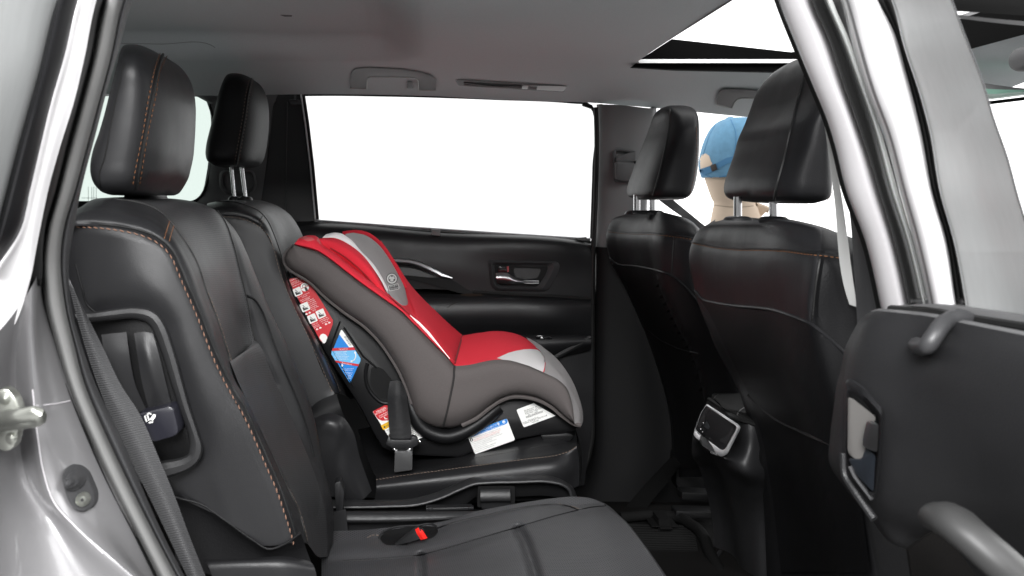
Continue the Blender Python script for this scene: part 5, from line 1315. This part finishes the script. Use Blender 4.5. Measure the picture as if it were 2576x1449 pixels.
for k, tx in enumerate(('your child.', 'what size', '', 'this restraint', 'to install this child', 'the child.', 'to attach the', 'weighing more than', 'with the', 'used if pounds of', 'on this child', 'located in the')):
    m.text(tx, *L_(ZB, [(560+k*3, 290+k*22)])[0], 20*.20834, -24, YL-.0006, mi=3, sx=.8)
m.tube([S(x, y, YL-.0007) for x, y in L_(ZB, [(262, 268), (270, 292), (300, 292)])], .0012, 5, mi=0)
part('label', m, [LWHI, LRED, LYEL, INK], sh, 'red, yellow and white belt-path warning label')
m = M()
m.flat(L_(ZB, rnd([(1252, 465), (1742, 288), (1842, 548), (1358, 720)], 22)), YL)
m.flat(L_(ZB, [(1258, 485), (1258, 472), (1275, 457), (1728, 294), (1742, 298), (1751, 322), (1745, 345), (1715, 362), (1320, 512), (1290, 516), (1272, 510)]), YL-.0003, 1)
m.text('REAR-FACING BELT PATH', *L_(ZB, [(1392, 455)])[0], 32*.20834, -20, YL-.0006, mi=0, sx=.75)
m.text('LATCH: Lower Anchor Belt or Vehicle Belt Goes Here', *L_(ZB, [(1330, 503)])[0], 24*.20834, -20, YL-.0006, mi=0, sx=.72)
for (x, y) in ((1360, 457), (1640, 352)): m.flat(L_(ZB, rot([(0, -22), (18, 0), (7, 0), (7, 20), (-7, 20), (-7, 0), (-18, 0)], x, y, -20)), YL-.0006, 0)
for (x, y) in ((1303, 480), (1704, 330)): m.flat(L_(ZB, ell(x, y, 18, 18)), YL-.0006, 0); m.flat(L_(ZB, ell(x+3, y+3, 7, 10)), YL-.0009, 1)
m.flat(L_(ZB, ell(1314, 547, 20, 18)), YL-.0006, 2)
m.flat(L_(ZB, rot([(-2, -14), (2, -14), (4, -2), (14, 6), (3, 4), (5, 12), (-5, 12), (-3, 4), (-14, 6), (-4, -2)], 1314, 547, -10)), YL-.0009, 0)
lines_ = ('This child restraint system conforms to all applicable Federal motor', 'vehicle safety standards. This Restraint is Certified for Use in Motor', 'Vehicles and Aircraft. Child restraints could be recalled for safety', 'reasons. You must register this restraint to be reached in a recall. Send', 'your name, address and the restraint\'s model number and manufacturing date', 'to the group, P.O. Box, Columbus, IN 47202-2609', 'Consumer Care or call 1-800-544-1108 or register online at', 'For recall information, call the U.S.', 'Government\'s Vehicle Safety Hotline at 1-888-327-4236', '1-800-424-9153, or go to http://www.NHTSA.gov')
for k, tx in enumerate(lines_):
    x0 = (1338, 1342, 1340, 1310, 1316, 1322, 1328, 1336, 1344, 1352)[k]
    m.text(tx, *L_(ZB, [(x0, 530+k*18.5 + (0 if k < 3 else 6))])[0], 17.5*.20834, -20, YL-.0006, mi=(4 if k in (1, 2) else 3), sx=.72)
for a in range(5):
    for b in range(5):
        if random.random() < 0: m.flat([], YL)
part('label', m, [LWHI, LBLU, INK, INKG, mat('label_red_ink', (.5, .08, .08), .6)], sh, 'blue headed white belt-path label')
m = M()
m.flat(L_(ZB, rnd([(1855, 182), (2065, 102), (2330, 255), (1945, 396)], [22, 4, 4, 22])), YL)
for tx, x, y, z in (('Manufactured in:  06/11/2019', 1952, 205, 27), ('Model Number:  22177CELP', 1958, 224, 27), ('Model Name:  MIGHTY FIT', 1966, 243, 27), ('L#02      P      060816', 1998, 252, 20), ('Group \u2022 2525 State Street', 1930, 348, 27), ('Columbus, IN 47201 \u2022 1-800-544-1108', 1940, 362, 27), ('\u2022 4360-7202', 2040, 350, 27)):
    m.text(tx, *L_(ZB, [(x, y)])[0], z*.20834, -20, YL-.0006, mi=1, sx=.72)
for k in range(34):
    x, y = 1968+k*6, 265-k*2.2; w = (2, 4, 2, 3)[k % 4]
    m.flat(L_(ZB, [(x, y), (x+w, y-w*.36), (x+w+8, y+22-w*.36), (x+8, y+22)]), YL-.0006, 1)
part('label', m, [LWHI, INK], sh, 'white manufacturing label with a barcode')

# ---- belts
b = thing('seat_belt', 'black lap belt and buckle holding down the red child seat', 'seat belt', (1005, 1180, 1.9))
m = M()
m.patch([T(*ZB, [(330, -160, 1.945), (312, -60, 1.93), (300, 30, 1.92), (300, 100, 1.918), (318, 380, 1.905), (330, 545, 1.90)]), T(*ZB, [(430, -170, 1.945), (420, -70, 1.925), (420, 30, 1.912), (425, 100, 1.91), (450, 380, 1.90), (460, 555, 1.896)]), T(*ZB, [(520, -120, 1.945), (530, -30, 1.93), (538, 40, 1.92), (548, 130, 1.917), (585, 400, 1.905), (592, 560, 1.90)])], 6, 50, thick=.0015)
part('webbing', m, mat('black_belt_webbing', (.014, .014, .015), .5, bump=.7, bscale=130, kind='wave', dist=.0012, uv=True), b)
m = M()
m.plate(T(*ZB, rnd([(283, 590), (312, 505), (330, 505), (336, 548), (585, 548), (590, 505), (640, 510), (668, 540), (668, 600), (590, 652), (372, 655), (290, 608)], 12)), 1.885, .016, .004)
tg = part('tongue', m, PLA, b)
m = M()
for x, s_ in ((398, 1), (556, -1)):
    m.plate(T(*ZB, rnd([(x-30*s_, 655), (x-10*s_, 650), (x+22*s_, 668), (x+30*s_, 682), (x-6*s_, 682), (x-32*s_, 664)], 8)), 1.884, .006, .001)
disc(m, 690, 575, 20, 1.90, .008, .003, tf=ZB)
part('tongue_metal', m, CHR, tg)
m = M()
m.plate(T(*ZB, rnd([(388, 684), (604, 684), (598, 912), (380, 942)], 16)), 1.878, .028, .006)
part('buckle', m, mat('buckle_plastic', (.045, .045, .046), .42, bump=.3, bscale=900), b)
# near second-row belt
nbw = thing('seat_belt', 'wide black shoulder belt hanging in front of the near seat side beside the door seal', 'seat belt', (440, 1400, 1.05))
m = M()
m.patch([[(165, 690, 1.06), (176, 730, 1.055), (200, 823, 1.05), (236, 940, 1.045), (300, 1099, 1.04), (383, 1266, 1.03), (480, 1470, 1.02)], [(166, 695, 1.055), (190, 740, 1.05), (225, 850, 1.045), (285, 1000, 1.038), (345, 1110, 1.035), (418, 1260, 1.026), (500, 1470, 1.015)], [(170, 700, 1.06), (217, 790, 1.055), (260, 876, 1.05), (303, 966, 1.045), (350, 1039, 1.042), (400, 1153, 1.038), (440, 1249, 1.034), (473, 1339, 1.03), (525, 1470, 1.025)]], 8, 60, thick=.0015)
part('webbing', m, WEB, nbw)
# front belts
fb1 = thing('seat_belt', 'pale grey belt strip hanging between near front seat and centre pillar', 'seat belt', (2140, 770, 1.08))
m = M(); m.patch([[(2030, 160, 1.10), (2060, 253, 1.10), (2096, 480, 1.10), (2130, 745, 1.10), (2137, 766, 1.10)], [(2062, 230, 1.095), (2082, 330, 1.095), (2114, 480, 1.095), (2145, 700, 1.095), (2155, 772, 1.095)]], 4, 24, thick=.0012)
part('webbing', m, WEBG, fb1)
fb2 = thing('seat_belt', 'grey shoulder belt crossing the window behind the far front seat', 'seat belt', (1740, 540, 2.3))
m = M(); m.patch([[(1640, 490, 2.42), (1680, 520, 2.38), (1730, 555, 2.3), (1775, 590, 2.25)], [(1655, 470, 2.42), (1700, 508, 2.38), (1745, 545, 2.3), (1790, 582, 2.25)]], 4, 16, thick=.0012)
part('webbing', m, mat('grey_belt', (.10, .10, .105), .6), fb2)
fb3 = thing('seat_belt', 'dark belt webbing running diagonally to the floor behind the far front seat', 'seat belt', (1640, 1230, 2.2))
m = M(); m.patch([[(1555, 1300, 2.31), (1604, 1240, 2.30), (1650, 1190, 2.28), (1690, 1147, 2.25)], [(1590, 1325, 2.30), (1644, 1256, 2.29), (1690, 1200, 2.27), (1712, 1168, 2.24)]], 6, 14, thick=.0015)
part('webbing', m, mat('floor_belt_webbing', (.006, .006, .006), .95, spec=.05, bump=.8, bscale=150, kind='wave', dist=.001, uv=True), fb3)

# ================================================================== CONSOLES, MAT
tr = thing('storage_tray', 'black grained tray console with raised front between the two second-row seats', 'console', (1150, 1300, 1.75))
e0 = T(*Q, [(-120, 870), (250, 876), (560, 862), (700, 822), (850, 762), (950, 718), (1060, 702), (1300, 696), (1600, 700), (1690, 738), (1750, 788), (1775, 850)])
e1 = T(*Q, [(-120, 900), (250, 900), (570, 882), (720, 842), (870, 778), (970, 735), (1080, 722), (1300, 716), (1600, 720), (1680, 748), (1738, 792), (1760, 860)])
e2 = T(*Q, [(-120, 932), (300, 926), (600, 906), (750, 862), (900, 796), (1000, 757), (1100, 747), (1300, 742), (1600, 744), (1660, 758), (1720, 800), (1740, 870)])
e3 = T(*Q, [(-120, 1010), (300, 1000), (620, 985), (800, 960), (950, 900), (1020, 850), (1100, 850), (1300, 850), (1600, 850), (1650, 860), (1690, 880), (1700, 920)])
m = M()
m.patch([withY(e0, 1.86), withY(e1, 1.80), withY(e2, 1.79), withY([(a, b+3) for a, b in e2], 1.80), withY(e3, 1.83)], 5, 70)
tb = part('tray_rim', m, PLG, tr)
m = M(); m.tube(withY([(a, b) for a, b in e2], 1.787), .0028, 8, res=80); part('rim_edge', m, PLG, tb)
m = M()
m.patch([T(*Q, [(-120, 940, 1.83), (600, 940, 1.83), (1400, 940, 1.83), (1760, 930, 1.83)]), T(*Q, [(-120, 990, 1.70), (600, 985, 1.70), (1400, 990, 1.70), (1800, 990, 1.70)])], 4, 20)
part('tray_floor', m, PLD, tr)
m = M(); m.plate(T(*Q, rnd([(1030, 770), (1310, 770), (1310, 930), (1025, 930)], 18)), 1.795, .004)
part('pocket_recess', m, PLD, tr)
m = M()
m.patch([T(*Q, [(1052, 792, 1.79), (1160, 790, 1.79), (1272, 790, 1.79)]), T(*Q, [(1050, 800, 1.778), (1160, 798, 1.778), (1274, 798, 1.778)]), T(*Q, [(1050, 885, 1.772), (1160, 883, 1.772), (1276, 882, 1.772)]), T(*Q, [(1052, 895, 1.78), (1160, 892, 1.78), (1276, 892, 1.78)]), T(*Q, [(1060, 940, 1.785), (1160, 940, 1.785), (1270, 940, 1.785)])], 4, 14)
part('pocket_tab', m, PLG, tr)
m = M()
m.plate(T(*Q, rnd([(640, 938), (990, 930), (990, 952), (640, 958)], 4)), 1.76, .02, .002)
m.plate(T(*Q, [(655, 932), (690, 932), (690, 962), (655, 962)]), 1.757, .01, .002); m.plate(T(*Q, [(960, 928), (1000, 928), (1000, 950), (960, 950)]), 1.757, .01, .002)
part('tray_hinge', m, PLA, tr)
m = M()
m.patch([T(*Q, [(-120, 958, 1.70), (400, 962, 1.70), (800, 960, 1.70), (1050, 960, 1.70), (1400, 965, 1.70)]), T(*Q, [(-120, 985, 1.675), (400, 985, 1.675), (800, 975, 1.675), (1050, 968, 1.68), (1400, 985, 1.68)]), T(*Q, [(-120, 1030, 1.67), (400, 1025, 1.67), (800, 1005, 1.67), (1050, 985, 1.675), (1400, 1010, 1.68)]), T(*Q, [(-120, 1060, 1.69), (400, 1060, 1.69), (800, 1050, 1.69), (1050, 1040, 1.69), (1400, 1050, 1.69)]), T(*Q, [(-120, 1240, 1.70), (400, 1240, 1.70), (800, 1200, 1.70), (1050, 1150, 1.70), (1400, 1150, 1.70)])], 5, 40)
part('side_rail', m, PLG, tr)
m = M()
m.patch([[(835, 1290, 1.66), (845, 1350, 1.66), (890, 1400, 1.66)], [(870, 1280, 1.66), (880, 1350, 1.66), (905, 1390, 1.66)]], 3, 10)
m.plate(rnd([(840, 1215), (856, 1210), (866, 1240), (862, 1290), (846, 1300)], 6), 1.70, .03, .004)
part('hinge_bracket', m, PLA, tr)

cc = thing('center_console', 'black front console with rear climate panel in a silver bezel, between front seats', 'console', (1850, 1300, 1.73))
V = (1703.8, 952.6, .14807)     # climate panel close-up
m = M()
# body: left corner, face, right side going forward/right
m.patch([T(*V, [(500, 400, 1.86), (320, 800, 1.84), (270, 950, 1.83)])+[(1740, 1130, 1.84), (1760, 1180, 1.9), (1790, 1300, 1.95), (1800, 1470, 1.95)],
         T(*V, [(540, 360, 1.83), (420, 700, 1.80), (350, 1000, 1.78)])+[(1770, 1130, 1.80), (1800, 1190, 1.86), (1815, 1300, 1.92), (1830, 1470, 1.92)],
         T(*V, [(1080, 740, 1.62), (980, 1000, 1.60), (830, 1320, 1.58)])+[(1830, 1165, 1.60), (1850, 1215, 1.68), (1870, 1300, 1.74), (1885, 1470, 1.76)],
         T(*V, [(1180, 760, 1.60), (1130, 1000, 1.585), (1020, 1350, 1.575)])+[(1862, 1175, 1.585), (1890, 1230, 1.65), (1905, 1300, 1.70), (1915, 1470, 1.72)],
         T(*V, [(1420, 790, 1.60), (1420, 1000, 1.60), (1400, 1400, 1.60)])+[(1925, 1185, 1.61), (1960, 1240, 1.65), (1990, 1300, 1.68), (2010, 1470, 1.70)]], 6, 50)
m.dent([(1765, 1045), (1800, 1085), (1835, 1120)], 48, .06)
ccb = m.bvh()
part('console_body', m, PLG, cc)
m = M()
m.patch([T(*V, [(540, 350, 1.84), (800, 520, 1.72), (1100, 690, 1.62), (1400, 775, 1.60)]), T(*V, [(570, 320, 1.835), (700, 430, 1.75), (1000, 620, 1.63), (1300, 730, 1.60), (1420, 760, 1.60)]), T(*V, [(590, 270, 1.87), (740, 350, 1.79), (1060, 530, 1.68), (1350, 660, 1.64), (1450, 690, 1.64)]), T(*V, [(680, 220, 1.93), (860, 250, 1.87), (1150, 400, 1.78), (1400, 520, 1.75), (1500, 560, 1.75)]), T(*V, [(800, 180, 2.0), (1000, 150, 1.96), (1300, 250, 1.9), (1500, 350, 1.88), (1600, 400, 1.88)])], 5, 30)
lid_b = m.bvh()
lid = part('armrest_lid', m, mat('armrest_leather', (.012, .012, .012), .95, spec=.05), cc)
m = M(); m.tube(T(*V, [(540, 352, 1.835), (800, 525, 1.712), (1100, 700, 1.612), (1400, 785, 1.592)]), .004, 6, res=40); part('lid_gap', m, RUB, lid)
m = M(); m.tube(prj(lid_b, T(*V, [(1015, 620), (1060, 545), (1150, 490), (1280, 465)]), .0003, 30, 1.65), .0012, 6); m.tube(prj(lid_b, T(*V, [(620, 360), (640, 310), (700, 265)]), .0003, 20, 1.8), .0010, 6); part('lid_seam', m, RUB, lid)
def pY(x, y): return 1.735 - (x-1745)/120*.205 - (y-1080)*.00022
m = M()
oo = T(*V, rnd([(500, 428), (1040, 775), (1078, 830), (1060, 880), (850, 1290), (760, 1325), (700, 1310), (290, 985), (275, 940), (300, 850), (400, 580)], [20, 30, 30, 10, 60, 30, 30, 40, 20, 20, 30]))
ii = T(*V, rnd([(485, 470), (985, 790), (1005, 830), (985, 890), (820, 1190), (770, 1215), (720, 1195), (350, 905), (318, 850), (330, 800), (410, 590)], [10, 20, 20, 10, 40, 20, 20, 40, 20, 20, 30]))
m.ring(oo, ii, lambda x, y: pY(x, y)-.006, .05, .003, 140)
part('bezel', m, mat('bezel_silver', (.75, .75, .76), .4, .5), cc)
m = M(); m.plate(ii, lambda x, y: pY(x, y)-.002, .006)
pn = part('climate_panel', m, mat('panel_black', (.006, .006, .007), .3, spec=.2), cc)
m = M(); m.plate(T(*V, [(560, 575), (770, 700), (640, 950), (450, 815)]), lambda x, y: pY(x, y)-.0035, .001); part('screen', m, SCR, pn)
m = M(); m.plate(T(*V, [(785, 690), (980, 810), (830, 1130), (640, 990)]), lambda x, y: pY(x, y)-.0032, .001, 0); m.plate(T(*V, [(480, 485), (545, 530), (390, 850), (330, 800)]), lambda x, y: pY(x, y)-.0032, .001, 0); part('button', m, mat('button_black', (.02, .02, .021), .5, spec=.2), pn)
m = M()
def ptx(t_, x, y, z, r_, mi): 
    q = T(*V, [(x, y)])[0]; m.text(t_, q[0], q[1], z*.14807, r_, pY(*q)-.0065, mi=mi)
ptx('TEMP', 672, 925, 36, 32, 0); ptx('AUTO', 545, 1010, 36, 32, 0); ptx('OFF', 415, 905, 36, 32, 0)
ptx('^', 485, 650, 70, 32, 0); ptx('v', 385, 860, 45, 32, 0); ptx('v', 638, 1060, 55, 32, 1)
ptx('\u25cf', 430, 755, 40, 32, 0); ptx('%', 480, 980, 50, 32, 0); ptx('\u25cf', 640, 840, 30, 32, 2)
part('legend', m, [LED, LEDB, LEDR], pn)

fm = thing('floor_mat', 'black ribbed rubber floor mat with raised edges in the far footwell', 'floor mat', (1680, 1400, 1.9))
m = M()
zf = S(1650, 1380, 1.95).z - CZ
def mf(px, py, up_=0):
    z = zf+up_; Y = (z)*F/(CY-py); return S(px, py, Y)
m.patch([[mf(1490, 1290), mf(1700, 1290), mf(1830, 1290)], [mf(1500, 1480), mf(1700, 1480), mf(1850, 1480)]], 3, 6)
part('mat_sheet', m, MAT, fm)
m = M()
for k in range(26):
    y = 1322+k*6.0
    m.tube([mf(1570+k*2.0, y, .004), mf(1745+k*1.0, y+4, .004)], .0042, 6)
part('ribs', m, MAT, fm)
m = M()
m.tube([mf(1560, 1302, .012), mf(1640, 1296, .014), mf(1700, 1300, .016), mf(1740, 1320, .016), mf(1790, 1400, .014), mf(1830, 1480, .012)], .011, 10, res=50)
m.tube([mf(1675, 1440, .012), mf(1760, 1500, .012)], .008, 8)
m.box(*[(S(1635, 1300, 2.05).x), (S(1700, 1300, 2.05).x), 2.02, 2.10, zf, zf+.030], bev=.014)
part('raised_edge', m, MAT, fm)
m = M()
m.tube([mf(1765, 1455, .01), mf(1812, 1388, .01)], .004, 8)
part('edge_highlight', m, PLG, fm)
# seat track under the far front seat
m = M()
m.plate(rnd([(1700, 1140), (1790, 1160), (1850, 1240), (1850, 1262), (1720, 1250), (1700, 1220)], 12), 2.33, .05, .01)
m.plate(rnd([(1715, 1238), (1800, 1242), (1800, 1262), (1715, 1258)], 5), 2.12, .04, .003, 0)
m.plate(rnd([(1700, 1285), (1800, 1288), (1800, 1308), (1700, 1302)], 5), 2.08, .04, .004, 0)
part('seat_track', m, PLD, car)

# ================================================================== MANNEQUIN and CAP outside the far window
mn = thing('mannequin', 'beige cloth mannequin head and neck standing outside the far front window', 'mannequin', (1850, 700, 3.2))
m = M()
m.stack([(310, 1810, 1900, .6), (330, 1790, 1925, .85), (370, 1772, 1940), (410, 1766, 1945), (440, 1770, 1940), (470, 1779, 1915, .85), (500, 1790, 1902, .75), (514, 1796, 1900, .72), (517, 1795, 1903, .72), (540, 1790, 1912, .78), (570, 1784, 1930, .9), (600, 1772, 1960, 1.1), (640, 1750, 1990, 1.3)], 3.2, .085, 2.2, 40)
mb = m.bvh()
mo = part('body', m, SKIN, mn)
m = M(); m.tube(prj(mb, [(1797, 516), (1830, 520), (1860, 521), (1895, 518)], .0002, 40), .0012, 6); part('neck_seam', m, mat('seam_thread', (.3, .24, .18), .9), mo)
m = M(); m.patch([[(1895, 505, 3.2), (1905, 512, 3.18), (1900, 540, 3.2)], [(1938, 521, 3.2), (1938, 523, 3.18), (1915, 545, 3.2)]], 3, 8, thick=.02); part('shoulder_block', m, SKIN, mo)
cp = thing('baseball_cap', 'faded blue denim baseball cap with strap worn backwards-on by the mannequin', 'cap', (1850, 430, 3.2))
cp['label'] = 'faded blue denim baseball cap worn by the mannequin, its strap and opening showing'
m = M()
m.stack([(296.5, 1838, 1868, .2), (298, 1825, 1890, .5), (303, 1810, 1908, .7), (316, 1792, 1928, .88), (335, 1779, 1942, .97), (360, 1768, 1950), (390, 1760, 1954), (420, 1757, 1956), (447, 1764, 1954)], 3.2, .10, 2.2, 44, cap=False)
cpb = m.bvh(); co_ = part('crown', m, DENIM, cp)
m = M(); m.decal([(1762, 425), (1760, 400), (1766, 389), (1775, 386), (1784, 392), (1788, 405), (1792, 412), (1787, 417)], cpb, .0015, 4); part('back_opening', m, SKIN, co_)
m = M()
m.patch([[S(*p, 3.2) for p in [(1758, 432), (1790, 420), (1828, 398), (1870, 385)]], [S(*p, 3.2) for p in [(1764, 448), (1795, 433), (1832, 424), (1875, 405)]]], 2, 6)
m.bm.free(); m = M(); m.decal([(1758, 428), (1790, 417), (1828, 397), (1860, 390), (1862, 402), (1832, 411), (1795, 431), (1764, 446)], cpb, .0025, 5); part('strap', m, DENIMD, co_)
m = M(); m.decal([(1786, 417), (1800, 411), (1805, 426), (1791, 432)], cpb, .005, 4); part('strap_buckle', m, BRN, co_)
m = M()
for ln in ([(1838, 300), (1850, 330), (1850, 370), (1845, 395)], [(1800, 313), (1785, 340), (1775, 370), (1768, 392)]):
    m.tube(prj(cpb, ln, .0008, 40), .0012, 6)
m.tube(prj(cpb, [(1760, 432), (1790, 446), (1830, 442)], .001, 30), .0016, 6)
part('seam', m, DENIMD, co_)
m = M(); m.stack([(294, 1832, 1843, .7), (297, 1826, 1848), (301, 1828, 1846)], 3.2, .012, 2.2, 16); part('top_button', m, DENIM, co_)

def split_loose(names):
    for o in [o for o in col.objects if o.type == 'MESH' and o.name.split('.')[0] in names]:
        bm = bmesh.new(); bm.from_mesh(o.data); bm.faces.ensure_lookup_table()
        seen = set(); groups = []
        for f in bm.faces:
            if f.index in seen: continue
            st_ = [f]; g_ = []; seen.add(f.index)
            while st_:
                q = st_.pop(); g_.append(q.index)
                for v in q.verts:
                    for l in v.link_faces:
                        if l.index not in seen: seen.add(l.index); st_.append(l)
            groups.append(g_)
        if len(groups) > 1:
            for k, g_ in enumerate(groups):
                keep = set(g_)
                b2_ = bm.copy(); b2_.faces.ensure_lookup_table()
                bmesh.ops.delete(b2_, geom=[f for f in b2_.faces if f.index not in keep], context='FACES')
                if k == 0: tgt = o.data; b2_.to_mesh(tgt)
                else:
                    me = o.data.copy(); b2_.to_mesh(me)
                    n_ = o.copy(); n_.data = me; col.objects.link(n_)
                b2_.free()
        bm.free()
split_loose({'seam', 'piping', 'hinge_bracket', 'shell_rib', 'tray_hinge', 'recliner_cover', 'button', 'raised_edge', 'crease', 'seat_track', 'highlight_bead', 'panel_joint', 'cover_binding'})

# ================================================================== CAMERA, LIGHT
cam = bpy.data.cameras.new('camera'); co = bpy.data.objects.new('camera', cam); col.objects.link(co)
co.location = CAM; co.rotation_euler = (R(90), 0, 0)
cam.sensor_width = 36; cam.lens = 36
cam.shift_x = (1288-CX)/2576; cam.shift_y = -(724.5-CY)/2576
cam.clip_start = .02; cam.clip_end = 200
cam.dof.use_dof = True; cam.dof.focus_distance = 1.75; cam.dof.aperture_fstop = 11
sc.camera = co
w = bpy.data.worlds.new('World'); sc.world = w; w.use_nodes = True
nt = w.node_tree; bg = nt.nodes['Background']
tc = nt.nodes.new('ShaderNodeTexCoord'); sp = nt.nodes.new('ShaderNodeSeparateXYZ')
nt.links.new(tc.outputs['Generated'], sp.inputs[0])
mr = nt.nodes.new('ShaderNodeMapRange'); mr.inputs[1].default_value = -.35; mr.inputs[2].default_value = .15; mr.inputs[3].default_value = .30; mr.inputs[4].default_value = 2.3
nt.links.new(sp.outputs['Y'], mr.inputs[0]); nt.links.new(mr.outputs[0], bg.inputs['Strength'])
bg.inputs['Color'].default_value = (1, 1, 1, 1)
def area(name, loc, target, sx, sy, power, spread=180):
    l = bpy.data.lights.new(name, 'AREA'); l.shape = 'RECTANGLE'; l.size = sx; l.size_y = sy; l.energy = power; l.spread = R(spread)
    o = bpy.data.objects.new(name, l); col.objects.link(o); o.location = loc
    o.rotation_euler = (Vector(target)-Vector(loc)).to_track_quat('-Z', 'Y').to_euler()
area('softbox', (-.9, -1.2, 2.9), (.1, 1.6, 1.0), 1.6, 1.2, 110)
area('softbox', (1.9, -.9, 2.6), (.3, 1.6, 1.0), 1.2, 1.4, 55)
area('softbox', (-.05, -.9, 2.05), (.1, 2.1, .95), .7, .7, 18, 75)  # added lamp near the camera axis, narrowed to brighten the child seat
area('softbox', (2.6, 1.6, 2.2), (0, 1.7, 1.0), 1.2, 1.2, 30)
sc.view_settings.view_transform = 'Standard'; sc.view_settings.look = 'None'; sc.view_settings.exposure = 0
sc.render.engine = 'CYCLES'
sc.cycles.use_denoising = True
sc.cycles.max_bounces = 8; sc.cycles.transparent_max_bounces = 12
sc.cycles.caustics_reflective = False; sc.cycles.caustics_refractive = False
sc.cycles.sample_clamp_indirect = 4
